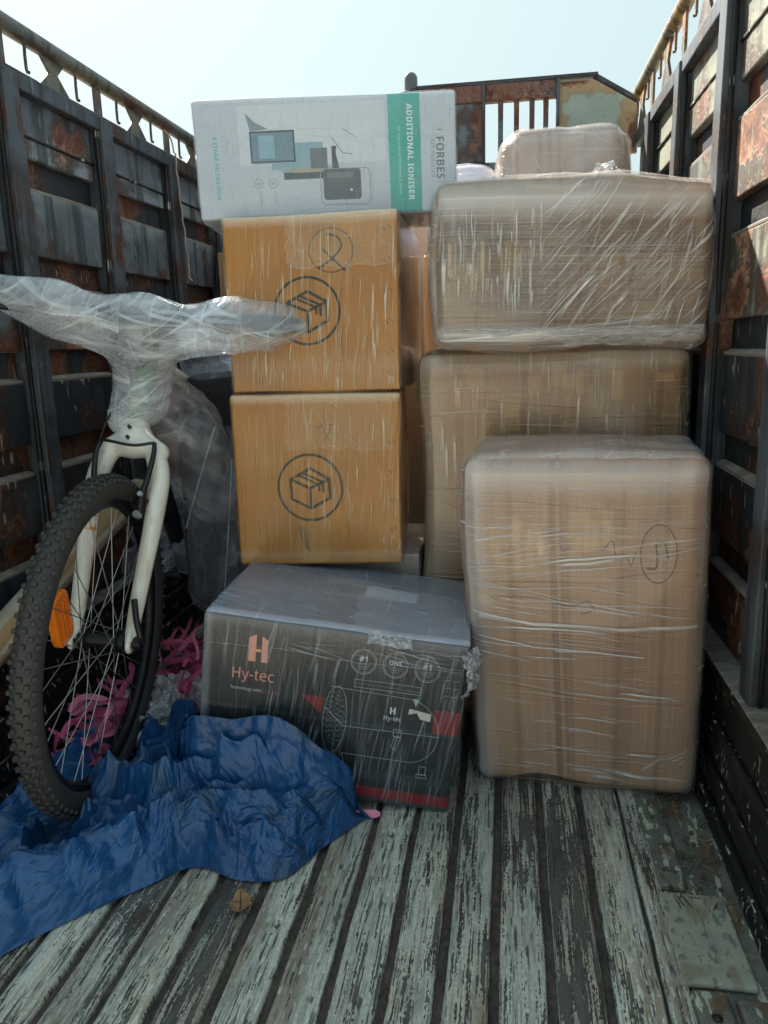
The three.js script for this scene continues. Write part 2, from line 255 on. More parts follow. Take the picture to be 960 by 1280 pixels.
    for (const z of posts[S]) {
      const web = along(0.29, top - 0.012, -0.004, 0.052, z + 0.030, z - 0.030, MT.post, 'wall_post', { r: 0.004, n: [1, 12, 1], amp: 0.002, freq: 5, uv: [0.5, 0.9] });
      along(0.29, top - 0.012, 0.030, 0.040, z + 0.040, z + 0.0285, MT.sill, 'post_flange', { r: 0.003, n: [1, 14, 1], amp: 0.003, freq: 9 });
    }
    along(top - 0.045, top, -0.032, 0.046, ZB, ZF, MT.post, 'top_rail', { r: 0.006, n: [1, 1, 20], amp: 0.002, freq: 4, uv: [0.5, 0.9] });
    // stepped sill at the floor
    along(0.268, 0.292, -0.03, 0.066, ZB, ZF, [MT.sill, MT.sill, MT.dust, MT.sill, MT.sill, MT.sill], 'sill_cap', { r: 0.006, n: [2, 1, 30], amp: 0.002, freq: 6, uv: [0.5, 0.5] });
    along(0.178, 0.266, -0.03, 0.056, ZB, ZF, MT.sill, 'sill_rail', { r: 0.008, n: [1, 3, 30], amp: 0.0022, freq: 6, uv: [0.5, 0.35] });
    along(0.094, 0.174, -0.03, 0.066, ZB, ZF, MT.sill, 'sill_rail', { r: 0.012, n: [1, 3, 30], amp: 0.0022, freq: 6, uv: [0.5, 0.35] });
    along(0.034, 0.09, -0.03, 0.074, ZB, ZF, MT.sill, 'sill_rail', { r: 0.014, n: [1, 3, 30], amp: 0.0022, freq: 6, uv: [0.5, 0.35] });
    along(-0.016, 0.030, -0.03, 0.088, ZB, ZF, MT.sill, 'sill_rail', { r: 0.016, n: [1, 3, 30], amp: 0.002, freq: 6, uv: [0.5, 0.35] });
    // pipe above the wall with its brackets and hooks
    const py = S === 'L' ? 1.675 : 1.80, px = X + s * (S === 'L' ? 0.03 : 0.035), pr = 0.021;
    const pmat = S === 'L' ? MT.pipeL : MT.pipe; const pg = rod([px, py, ZB], [px, py, ZF + 0.02], pr, pr, 16); planarUV(pg, (x, y, z) => [z / 0.9, y / 0.4]); part('top_pipe', pg, pmat, wall);
    for (let b = 0; b < posts[S].length; b++) {
      const z = posts[S][b];
      part('pipe_stay', moved(flat(softBox(0.008, py - top + 0.01, 0.036, { r: 0.002, uv: [0.5, 0.5], uo: [R(), R()] })), px, top - 0.006, z + 0.0), pmat, wall);
      const zz = b < posts[S].length - 1 ? (z + posts[S][b + 1]) / 2 : z - 0.2; if (zz < ZF + 0.04) continue;
      const hgt = py - top, sh = new THREE.Shape(); const w = 0.074, n = 0.017;
      sh.moveTo(-w, 0); sh.lineTo(w, 0); sh.lineTo(n, hgt * 0.5); sh.lineTo(w * 0.9, hgt); sh.lineTo(-w * 0.9, hgt); sh.lineTo(-n, hgt * 0.5);
      const g = new THREE.ExtrudeGeometry(sh, { depth: 0.008, bevelEnabled: false }); g.rotateY(Math.PI / 2); g.translate(px - 0.004, top - 0.004, zz); part('gusset_plate', g, pmat, wall);
      for (const dz of [0.11, -0.11]) part('rope_hook', tube([[px, py - pr, zz + dz], [px, py - 0.05, zz + dz + 0.002], [px + s * 0.001, py - 0.078, zz + dz], [px + s * 0.006, py - 0.079, zz + dz]], 0.0042, 12, 6), pmat, wall);
    }
  }
  // headboard
  const hb = grp('headboard', truck), top = 1.885;
  const box = (name, x0, x1, y0, y1, z0, z1, m, o = {}) => part(name, moved(flat(softBox(x1 - x0, y1 - y0, z1 - z0, { r: 0.004, k: 2, n: [4, 4, 1], amp: 0.0015, freq: 6, uv: [0.8, 0.8], uo: [R(), R()], ...o })), (x0 + x1) / 2, y0, (z0 + z1) / 2), m, hb);
  box('headboard_panel', XL + 0.06, XR - 0.06, 0, 1.605, ZF - 0.05, ZF - 0.01, MT.head, { n: [12, 12, 1], amp: 0.004 });
  box('headboard_panel', -0.33, -0.098, 1.608, 1.845, ZF - 0.04, ZF - 0.015, MT.head);
  const sh = new THREE.Shape(); sh.moveTo(0.172, 1.608); sh.lineTo(0.455, 1.608); sh.lineTo(0.455, 1.77); sh.lineTo(0.30, 1.862); sh.lineTo(0.172, 1.862);
  const pg = new THREE.ExtrudeGeometry(sh, { depth: 0.02, bevelEnabled: false }); pg.translate(0, 0, ZF - 0.038); planarUV(pg, (x, y) => [(x - 0.15) / 0.31, (y - 1.56) / 0.32]); part('headboard_panel', pg, MT.patina, hb, 'pale green flaking panel with rusty edges');
  const sh2 = new THREE.Shape(); sh2.moveTo(-0.335, 1.608); sh2.lineTo(-1.09, 1.608); sh2.lineTo(-1.09, 1.72); sh2.lineTo(-0.96, 1.80); sh2.lineTo(-0.335, 1.862);
  const pg2 = new THREE.ExtrudeGeometry(sh2, { depth: 0.02, bevelEnabled: false }); pg2.translate(0, 0, ZF - 0.038); planarUV(pg2, (x, y) => [x / 0.8, y / 0.8]); part('headboard_panel', pg2, MT.head, hb);
  box('headboard_beam', -0.335, 0.17, 1.812, 1.872, ZF - 0.045, ZF - 0.005, MT.head);
  part('headboard_beam', moved(flat(softBox(0.66, 0.014, 0.05, { r: 0.003 })), -0.02, top - 0.014, ZF - 0.03), MT.post, hb);
  part('headboard_beam', rod([0.30, top - 0.008, ZF - 0.03], [0.46, 1.782, ZF - 0.03], 0.011), MT.post, hb);
  part('headboard_beam', rod([-0.34, top - 0.008, ZF - 0.03], [-1.10, 1.72, ZF - 0.03], 0.011), MT.post, hb);
  for (const x of [-0.098, 0.170]) box('headboard_bar', x - 0.006, x + 0.006, 1.6, 1.872, ZF - 0.055, ZF + 0.004, MT.post, { n: [1, 4, 1] });
  for (const x of [-0.036, 0.022, 0.078, 0.128]) box('headboard_bar', x - 0.010, x + 0.010, 1.6, 1.815, ZF - 0.042, ZF - 0.012, MT.head, { n: [1, 4, 1] });
  part('post_cap', moved(new THREE.CapsuleGeometry(0.025, 0.10, 4, 14), -0.372, 1.875, ZF - 0.06), std({ color: lin(0.10, 0.11, 0.11), roughness: 0.6 }), hb);
}

// ------------------------------------------------------------------ film and cardboard
function filmTex(seed, o) {         // opacity of stretched film: overlaps, creases, milky folds, and streaks painting in its glints
  const { base = 22, lines = [], patches = 10, bands = [], size = 768 } = o;
  return canvasTex(size, size, (x, W, H) => {
    const R = rngOf(seed); x.fillStyle = `rgb(${base},${base},${base})`; x.fillRect(0, 0, W, H);
    for (let i = 0; i < patches; i++) { const cx = R() * W, cy = R() * H, r = (0.08 + 0.2 * R()) * W, a = 0.05 + 0.16 * R(); for (const ox of [-W, 0, W]) for (const oy of [-H, 0, H]) { x.save(); x.translate(cx + ox, cy + oy); x.rotate(R() * 0); x.scale(1, 0.35 + 0.6 * ((i * 37 % 10) / 10)); const g = x.createRadialGradient(0, 0, 0, 0, 0, r); g.addColorStop(0, `rgba(255,255,255,${a})`); g.addColorStop(1, 'rgba(255,255,255,0)'); x.fillStyle = g; x.fillRect(-r, -r, 2 * r, 2 * r); x.restore(); } }
    for (const [ang, y0, y1, a] of bands) { x.save(); x.translate(W / 2, H / 2); x.rotate(ang); x.fillStyle = `rgba(255,255,255,${a})`; x.fillRect(-W, (y0 - 0.5) * H, 2 * W, (y1 - y0) * H); x.restore(); }
    for (const [n, ang, spread, len, wid, al] of lines) for (let i = 0; i < n; i++) {
      const th = ang + (R() - 0.5) * spread, l = len * W * (0.3 + 1.1 * R()), cx = R() * W, cy = R() * H, w = wid * (0.35 + 1.2 * R() * R()), a = al * (0.25 + 0.9 * R() * R()), b = (R() - 0.5) * l * 0.09;
      const dx = Math.cos(th) * l / 2, dy = Math.sin(th) * l / 2;
      for (const ox of [-W, 0, W]) for (const oy of [-H, 0, H]) {
        const X = cx + ox, Y = cy + oy; if (X + l < 0 || X - l > W || Y + l < 0 || Y - l > H) continue;
        const g = x.createLinearGradient(X - dx, Y - dy, X + dx, Y + dy); g.addColorStop(0, 'rgba(255,255,255,0)'); g.addColorStop(0.3, `rgba(255,255,255,${a})`); g.addColorStop(0.75, `rgba(255,255,255,${a * 0.7})`); g.addColorStop(1, 'rgba(255,255,255,0)');
        x.strokeStyle = g; x.lineWidth = w; x.beginPath(); x.moveTo(X - dx, Y - dy); x.quadraticCurveTo(X - b * Math.sin(th), Y + b * Math.cos(th), X + dx, Y + dy); x.stroke();
      }
    }
  }, false);
}
const HP = Math.PI / 2;
const filmMaps = {
  vertical: filmTex(1, { base: 22, patches: 12, lines: [[150, HP + 0.04, 0.08, 0.14, 5, 0.42], [120, HP + 0.06, 0.12, 0.2, 6.5, 0.8], [30, HP + 0.06, 0.1, 0.3, 9, 0.8], [26, HP + 0.5, 1.2, 0.12, 4, 0.5], [14, 0.05, 0.2, 0.3, 5, 0.5]] }),
  fine: filmTex(2, { base: 26, patches: 8, lines: [[170, 0, 0.03, 0.5, 3, 0.28], [150, HP, 0.03, 0.4, 3, 0.2], [26, 0.05, 0.14, 0.45, 5, 0.95], [16, -0.05, 0.16, 0.25, 7, 0.9], [6, 0.5, 1.4, 0.1, 5, 0.7]] }),
  gather: filmTex(4, { base: 60, patches: 34, lines: [[60, HP + 0.1, 0.5, 0.22, 7, 0.6], [50, 0.3, 1.6, 0.2, 6, 0.6], [30, 0.1, 0.4, 0.5, 9, 0.6], [20, 0.9, 1.2, 0.4, 18, 0.35]] }),
};
// film on one parcel front, in face units, its glints painted as pale streaks
function faceFilm(seed, draw) {
  return canvasTex(768, 768, (x, W, H) => {
    const R = rngOf(seed), o = {
      R, fill: v => { x.fillStyle = `rgb(${v},${v},${v})`; x.fillRect(0, 0, W, H); },
      streaks: (n, x0, x1, y0, y1, ang, spread, len, wid, al) => { for (let i = 0; i < n; i++) { const th = ang + (R() - 0.5) * spread, l = len * W * (0.3 + 1.1 * R()), X = lerp(x0, x1, R()) * W, Y = lerp(y0, y1, R()) * H, a = Math.min(1, al * (0.2 + 1.1 * R() * R())), b = (R() - 0.5) * l * 0.1, dx = Math.cos(th) * l / 2, dy = Math.sin(th) * l / 2; const g = x.createLinearGradient(X - dx, Y - dy, X + dx, Y + dy); g.addColorStop(0, 'rgba(255,255,255,0)'); g.addColorStop(0.25, `rgba(255,255,255,${a})`); g.addColorStop(0.7, `rgba(255,255,255,${a * 0.7})`); g.addColorStop(1, 'rgba(255,255,255,0)'); x.strokeStyle = g; x.lineWidth = wid * (0.4 + 1.1 * R() * R()); x.beginPath(); x.moveTo(X - dx, Y - dy); x.quadraticCurveTo(X - b * Math.sin(th), Y + b * Math.cos(th), X + dx, Y + dy); x.stroke(); } },
      patch: (x0, x1, y0, y1, a, edge) => { x.beginPath(); const N = 40; for (let i = 0; i <= N; i++) { const t = i / N * 4, k = Math.floor(t) % 4, f = t - Math.floor(t), j = () => (R() - 0.5) * 0.03; const [px, py] = k === 0 ? [lerp(x0, x1, f), y0 + j()] : k === 1 ? [x1 + j(), lerp(y0, y1, f)] : k === 2 ? [lerp(x1, x0, f), y1 + j()] : [x0 + j(), lerp(y1, y0, f)]; i ? x.lineTo(px * W, py * H) : x.moveTo(px * W, py * H); } x.closePath(); x.fillStyle = `rgba(255,255,255,${a})`; x.fill(); if (edge) { x.strokeStyle = `rgba(255,255,255,${edge})`; x.lineWidth = 6; x.stroke(); } },
      band: (y0, y1, a) => { const g = x.createLinearGradient(0, y0 * H, 0, y1 * H); g.addColorStop(0, 'rgba(255,255,255,0)'); g.addColorStop(0.4, `rgba(255,255,255,${a})`); g.addColorStop(1, 'rgba(255,255,255,0)'); x.fillStyle = g; x.fillRect(0, y0 * H, W, (y1 - y0) * H); },
      col: (x0, x1, a) => { const g = x.createLinearGradient(x0 * W, 0, x1 * W, 0); g.addColorStop(0, `rgba(255,255,255,${a})`); g.addColorStop(1, 'rgba(255,255,255,0)'); x.fillStyle = g; x.fillRect(Math.min(x0, x1) * W, 0, Math.abs(x1 - x0) * W, H); },
      line: (pts, w, a) => pen(x, pts.map(([a2, b2]) => [a2 * W, b2 * H]), w, `rgba(255,255,255,${a})`),
    };
    draw(o);
  }, false);
}
{
  const N = 768, rid = (u, v, f, g, q) => 1 - Math.abs(2 * fbm2(u * f, v * g, q, f, g, 3) - 1);
  filmMaps.crinkle = dataTex(N, N, (u, v) => { const w = 0.06 * (n2(u * 4, v * 4, 905, 4, 4) - 0.5), a = rid(u + w, v, 7, 5, 901), b = rid(u, v + w, 18, 13, 911), c = rid(u + w, v, 44, 30, 921), z = n2(u * 3, v * 3, 931, 3, 3); let k = 0.20 + 0.30 * z + 0.75 * Math.pow(a, 7) + 0.55 * Math.pow(b, 6) + 0.28 * Math.pow(c, 5); const x = 255 * Math.min(1, k * 0.82); return [x, x, x]; }, false);
}
filmMaps.wound = faceFilm(78, o => { o.fill(70); for (let i = 0; i < 26; i++) { const X = o.R(), Y = o.R(); o.patch(X, X + 0.1 + 0.25 * o.R(), Y, Y + 0.05 + 0.1 * o.R(), 0.12, 0.1); } o.streaks(90, 0, 1, 0, 1, 0.35, 0.5, 0.5, 16, 0.4); o.streaks(90, 0, 1, 0, 1, -0.5, 0.5, 0.4, 12, 0.4); o.streaks(70, 0, 1, 0, 1, HP, 0.5, 0.3, 12, 0.35); o.streaks(30, 0, 1, 0, 1, 0, 0.3, 0.5, 22, 0.5); });
filmMaps.cartonLow = faceFilm(71, o => { o.fill(5); o.patch(0.33, 0.95, 0.03, 0.31, 0.10, 0.22); o.streaks(46, 0.35, 0.95, 0.03, 0.3, 0.4, 2.4, 0.14, 5, 0.55); o.streaks(60, 0, 0.5, 0.05, 0.9, HP + 0.03, 0.06, 0.3, 6, 0.5); o.streaks(110, 0.4, 1, 0.1, 0.8, HP + 0.05, 0.1, 0.22, 7, 0.8); o.band(-0.02, 0.06, 0.7); o.band(0.9, 1.0, 0.25); o.patch(0.36, 0.54, 0.74, 0.99, 0.08, 0.06); o.streaks(16, 0.86, 0.99, 0.84, 0.94, HP, 0.3, 0.06, 8, 0.8); });
filmMaps.cartonUp = faceFilm(72, o => { o.fill(9); o.patch(0.38, 0.97, 0.02, 0.29, 0.13, 0.2); o.streaks(50, 0.38, 0.97, 0.02, 0.3, 0.6, 2.4, 0.14, 5, 0.5); o.streaks(150, 0, 1, 0.05, 0.95, HP + 0.04, 0.1, 0.24, 7, 0.85); o.streaks(60, 0.1, 0.9, 0.6, 0.98, HP + 0.1, 0.14, 0.14, 8, 0.8); o.band(-0.03, 0.07, 0.75); o.band(0.75, 1.0, 0.12); o.streaks(16, 0.86, 0.99, 0.86, 0.97, HP, 0.3, 0.06, 8, 0.8); });
filmMaps.tallFront = faceFilm(73, o => { o.fill(8); o.band(0.0, 0.12, 0.5); o.streaks(90, 0, 1, 0.05, 0.35, 0, 0.05, 0.5, 3, 0.4); o.streaks(26, 0, 1, 0.2, 0.34, -0.08, 0.1, 0.4, 5, 0.8); o.streaks(34, 0.05, 0.75, 0.36, 0.58, 0.05, 0.14, 0.4, 5, 1); o.streaks(30, 0.1, 0.8, 0.62, 0.97, 0.03, 0.06, 0.3, 5, 1); o.streaks(4, 0.8, 0.95, 0.85, 0.92, -0.4, 0.3, 0.1, 6, 1); o.line([[0.06, 0.46], [0.3, 0.475], [0.65, 0.48], [0.97, 0.465]], 8, 0.5); o.line([[0.05, 0.52], [0.3, 0.545], [0.75, 0.56]], 4, 0.7); o.col(0, 0.14, 0.55); o.col(1, 0.93, 0.3); o.streaks(200, 0, 1, 0, 1, HP, 0.01, 0.5, 3, 0.14); });
filmMaps.topFront = faceFilm(74, o => { o.fill(22); o.band(0.02, 0.26, 0.6); o.streaks(160, 0, 1, 0.1, 1, 0, 0.05, 0.6, 4, 0.42); o.streaks(90, 0.02, 0.4, 0.2, 0.75, HP, 0.06, 0.2, 7, 0.75); o.streaks(150, 0.4, 0.98, 0.1, 0.85, HP + 0.5, 0.26, 0.3, 7, 0.85); o.streaks(60, 0.55, 0.98, 0.2, 0.9, HP + 0.15, 0.15, 0.2, 6, 0.6); for (let i = 0; i < 16; i++) o.line([[0.02, 0.96 + 0.01 * o.R()], [0.3 + 0.1 * o.R(), 0.9 + 0.06 * o.R()], [0.7 + 0.3 * o.R(), 0.8 + 0.17 * o.R()]], 3 + 5 * o.R(), 0.15 + 0.3 * o.R()); o.band(0.86, 1.02, 0.5); });
filmMaps.wideFront = faceFilm(75, o => { o.fill(8); o.band(-0.02, 0.06, 0.6); o.streaks(120, 0, 1, 0.0, 0.3, HP, 0.12, 0.1, 7, 0.7); o.streaks(140, 0, 1, 0.05, 0.8, 0, 0.03, 0.3, 3.5, 0.5); o.col(0, 0.12, 0.5); });
filmMaps.blackTop = faceFilm(76, o => { o.fill(104); o.streaks(90, 0, 1, 0, 1, 0.4, 0.5, 0.4, 12, 0.4); o.streaks(60, 0, 1, 0, 1, HP, 0.3, 0.3, 7, 0.4); o.patch(0.55, 0.99, 0.35, 0.99, 0.22, 0.1); o.patch(0.0, 0.4, 0.5, 0.95, 0.1, 0.05); o.band(0.93, 1.01, 0.8); });
filmMaps.blackFront = faceFilm(77, o => { o.fill(6); o.streaks(260, 0, 1, 0, 1, HP + 0.05, 0.12, 0.3, 5, 0.38); o.streaks(50, 0.2, 1, 0.1, 0.9, HP + 0.1, 0.2, 0.3, 8, 0.5); o.band(-0.02, 0.07, 0.2); o.streaks(40, 0.4, 1, 0.04, 0.16, 0.1, 0.5, 0.18, 5, 0.8); o.line([[0.02, 0.17], [0.3, 0.15], [0.6, 0.17], [0.98, 0.15]], 3, 0.5); o.col(0, 0.04, 0.5); });
function film(kind, o = {}) {
  const { rep = [1, 1], color = [0.66, 0.66, 0.72], opacity = 1, rough = 0.22, bump = 0.0035 } = o;
  const t = filmMaps[kind].clone(); t.repeat.set(...rep); t.needsUpdate = true;
  return phy({ color: lin(...color), alphaMap: t, bumpMap: t, bumpScale: bump, roughness: rough, transparent: true, opacity, ior: 1.9, clearcoat: 0.5, clearcoatRoughness: 0.12, side: THREE.DoubleSide });
}
function cardTex(W, H, base, seed, draw) {
  return canvasTex(W, H, (x) => {
    x.fillStyle = `rgb(${base})`; x.fillRect(0, 0, W, H); const R = rngOf(seed);
    for (let i = 0; i < 500; i++) { const a = R() * 0.05; x.fillStyle = R() < 0.5 ? `rgba(255,225,180,${a})` : `rgba(60,30,10,${a})`; const w = 1 + R() * 3; x.fillRect(R() * W, R() * H - 50, w, 20 + R() * 220); }
    for (let i = 0; i < 14; i++) { const r = (0.1 + R() * 0.3) * W, cx = R() * W, cy = R() * H, g = x.createRadialGradient(cx, cy, 0, cx, cy, r), dk = R() < 0.6; g.addColorStop(0, dk ? 'rgba(70,40,20,0.10)' : 'rgba(255,220,170,0.10)'); g.addColorStop(1, 'rgba(0,0,0,0)'); x.fillStyle = g; x.fillRect(cx - r, cy - r, 2 * r, 2 * r); }
    if (draw) draw(x, W, H, R);
  });
}
function cardMat(map, o = {}) { return phy({ map, roughness: 0.4, ior: 1.6, clearcoat: 0.7, clearcoatRoughness: 0.16, bumpMap: filmMaps.vertical, bumpScale: 0.003, ...o }); }
// a carton on its base centre; [x, y, z] is the middle of its front bottom edge, turned about it
function place(g, x, y, z, d, yaw = 0, pitch = 0, roll = 0) {
  g.rotation.order = 'YXZ'; g.rotation.set(pitch, yaw, roll); const o = V(0, 0, -d / 2).applyEuler(g.rotation); g.position.set(x + o.x, y + o.y, z + o.z); return g;
}
function pen(x, pts, w, col) { x.strokeStyle = col; x.lineWidth = w; x.lineCap = 'round'; x.lineJoin = 'round'; x.beginPath(); pts.forEach(([a, b], i) => i ? x.lineTo(a, b) : x.moveTo(a, b)); x.stroke(); }
function ink2(x, pts, w, col) { const c = new THREE.CatmullRomCurve3(pts.map(([a, b]) => V(a, b, 0))); pen(x, c.getPoints(pts.length * 8).map(p => [p.x, p.y]), w, col); }
function parcelIcon(x, cx, cy, r, col) {
  x.strokeStyle = col; x.lineWidth = r * 0.075; x.beginPath(); x.arc(cx, cy, r, 0, 7); x.stroke();
  const s = r * 0.62, P = (a, b) => [cx + a * s, cy + b * s], w = r * 0.085;
  pen(x, [P(-0.98, -0.42), P(0, 0.02), P(0.98, -0.42), P(0.05, -0.95), P(-0.98, -0.42), P(-0.95, 0.55), P(0.02, 1.02), P(0, 0.02)], w, col); pen(x, [P(0.02, 1.02), P(1.0, 0.5), P(0.98, -0.42)], w, col);
  pen(x, [P(-0.58, -0.63), P(0.45, -0.16), P(0.47, 0.12)], w * 0.8, col); pen(x, [P(-0.36, -0.74), P(0.66, -0.28), P(0.66, 0.2)], w * 0.8, col);
}
const brown = '178,118,42', kraft = '171,135,104';
const MC = { plain: cardMat(cardTex(512, 512, brown, 5)), kraft: cardMat(cardTex(512, 512, kraft, 6)) };
const darkFilm = c => film('vertical', { color: c });

function carton(name, label, dims, at, rot, front, o = {}) {
  const [w, h, d] = dims, t = thing(name, label, 'carton', [0, 0, 0], o.group); place(t, at[0], at[1], at[2], d, ...rot);
  const side = o.side || MC.plain;
  part('carton_body', softBox(w, h, d, { r: 0.006, k: 3, n: 18, amp: 0.0035, freq: 7, bulge: o.bulge ?? 0.006, seed: o.seed, ...o.box }), [side, side, o.top || side, side, front || side, side], t);
  const u = o.uv || 0.42;
  const fm = o.film || film('vertical'), fs = [fm, fm, o.topFilm || fm, fm, o.frontFilm || fm, fm];
  part('plastic_wrap', softBox(w, h, d, { r: 0.009, k: 3, n: 22, amp: 0.0035, freq: 7, bulge: o.bulge ?? 0.006, seed: o.seed, off: 0.0035, amp2: 0.0016, freq2: 38, ...o.box }), fs, t);
  return t;
}
const dkGreen = 'rgba(12,26,20,1)';
const frontLow = cardTex(768, 768, brown, 31, (x, W, H, R) => {
  parcelIcon(x, W * 0.455, H * 0.535, W * 0.193, dkGreen);
  pen(x, [[W * 0.5, H * 0.19], [W * 0.6, H * 0.17], [W * 0.555, H * 0.26]], 4, 'rgba(70,38,16,0.75)'); pen(x, [[W * 0.53, H * 0.16], [W * 0.58, H * 0.27]], 4, 'rgba(70,38,16,0.6)');
  for (let i = 0; i < 5; i++) { const y = H * (0.27 + i * 0.17); pen(x, [[W * 0.93, y], [W * 0.945, y + 14]], 5, 'rgba(50,26,10,0.75)'); pen(x, [[W * 0.955, y - 4], [W * 0.97, y + 10]], 4, 'rgba(50,26,10,0.6)'); }
  x.fillStyle = 'rgba(60,34,16,0.35)'; x.beginPath(); x.moveTo(W * 0.36, H * 0.74); x.lineTo(W * 0.41, H * 0.78); x.lineTo(W * 0.44, H * 0.93); x.lineTo(W * 0.40, H * 0.9); x.fill();
  x.fillStyle = 'rgba(210,190,170,0.25)'; x.fillRect(0, 0, W, H * 0.022);
});
const frontUp = cardTex(768, 768, brown, 32, (x, W, H) => {
  parcelIcon(x, W * 0.475, H * 0.535, W * 0.188, dkGreen);
  x.strokeStyle = 'rgba(70,36,20,0.8)'; x.lineWidth = 6; x.beginPath(); x.ellipse(W * 0.625, H * 0.205, W * 0.125, H * 0.12, 0.1, 0, 7); x.stroke();
  ink2(x, [[W * 0.6, H * 0.115], [W * 0.665, H * 0.135], [W * 0.685, H * 0.185], [W * 0.63, H * 0.25], [W * 0.555, H * 0.3]], 9, 'rgba(30,12,6,1)'); pen(x, [[W * 0.58, H * 0.2], [W * 0.70, H * 0.315]], 9, 'rgba(30,12,6,1)');
  for (let i = 0; i < 5; i++) { const y = H * (0.09 + i * 0.17); pen(x, [[W * 0.92, y + 200 * 0.02], [W * 0.935, y + 16]], 5, 'rgba(50,26,10,0.75)'); pen(x, [[W * 0.95, y - 4], [W * 0.965, y + 10]], 4, 'rgba(50,26,10,0.6)'); }
});
const golden = cardMat(cardTex(512, 512, '150,112,62', 8));

carton('brown_carton', 'lower brown film-wrapped carton with round parcel symbol, standing above the black carton', [0.392, 0.406, 0.33], [-0.443, 0.437, -1.75], [0.09, 0.004, -0.004], cardMat(frontLow, { ior: 1.45, clearcoat: 0.4, bumpScale: 0.002 }), { seed: 3, frontFilm: film('cartonLow', { color: [0.98, 0.84, 0.58], opacity: 0.72 }), film: film('vertical', { color: [0.80, 0.68, 0.56], opacity: 0.8 }) });  // warm film colour paints golden glints on the carton front
carton('brown_carton', 'upper brown film-wrapped carton marked with a circled handwritten letter, under the white carton', [0.395, 0.388, 0.50], [-0.438, 0.848, -1.75], [0.019, -0.003, 0.001], cardMat(frontUp, { ior: 1.45, clearcoat: 0.4, bumpScale: 0.002 }), { seed: 6, side: cardMat(cardTex(256, 256, '118,86,58', 61)), frontFilm: film('cartonUp', { color: [0.98, 0.85, 0.62], opacity: 0.78 }), film: film('vertical', { color: [0.80, 0.70, 0.62], opacity: 1.0 }) });
carton('pale_carton', 'pale carton mostly hidden behind the black carton, carrying the brown cartons', [0.44, 0.43, 0.34], [-0.44, 0, -1.875], [0.03, 0, 0], cardMat(cardTex(256, 256, '190,178,164', 41)), { seed: 8, side: cardMat(cardTex(256, 256, '190,178,164', 42)) });
carton('brown_carton', 'brown carton peeping out left of the upper marked carton by the left wall', [0.52, 1.30, 0.2], [-0.81, 0, -2.87], [0.0, 0, 0], golden, { seed: 9, side: golden, film: film('vertical', { opacity: 0.4 }) });
carton('brown_carton', 'golden sunlit carton in the gap right of the upper marked carton', [0.34, 0.415, 0.34], [-0.075, 0.782, -2.32], [0.0, 0, 0], golden, { seed: 10, side: golden, film: film('vertical', { color: [0.8, 0.70, 0.56], opacity: 0.7 }) });
carton('brown_carton', 'rearmost brown carton under the white carton, behind the golden gap carton', [0.40, 1.33, 0.3], [-0.16, 0, -2.70], [0, 0, 0], golden, { seed: 12, side: golden, film: film('vertical', { opacity: 0.6 }) });

{ const dk = phy({ color: lin(0.02, 0.019, 0.018), roughness: 0.6 }); carton('gap_shade_box', 'near-black box added as the shade in the gap between lower brown carton and wide parcel', [0.34, 0.778, 0.34], [-0.075, 0, -2.33], [0, 0, 0], dk, { seed: 19, side: dk, film: film('vertical', { opacity: 0.12 }) }); }  // box added here, its near-black colour standing in for the shade of the gap
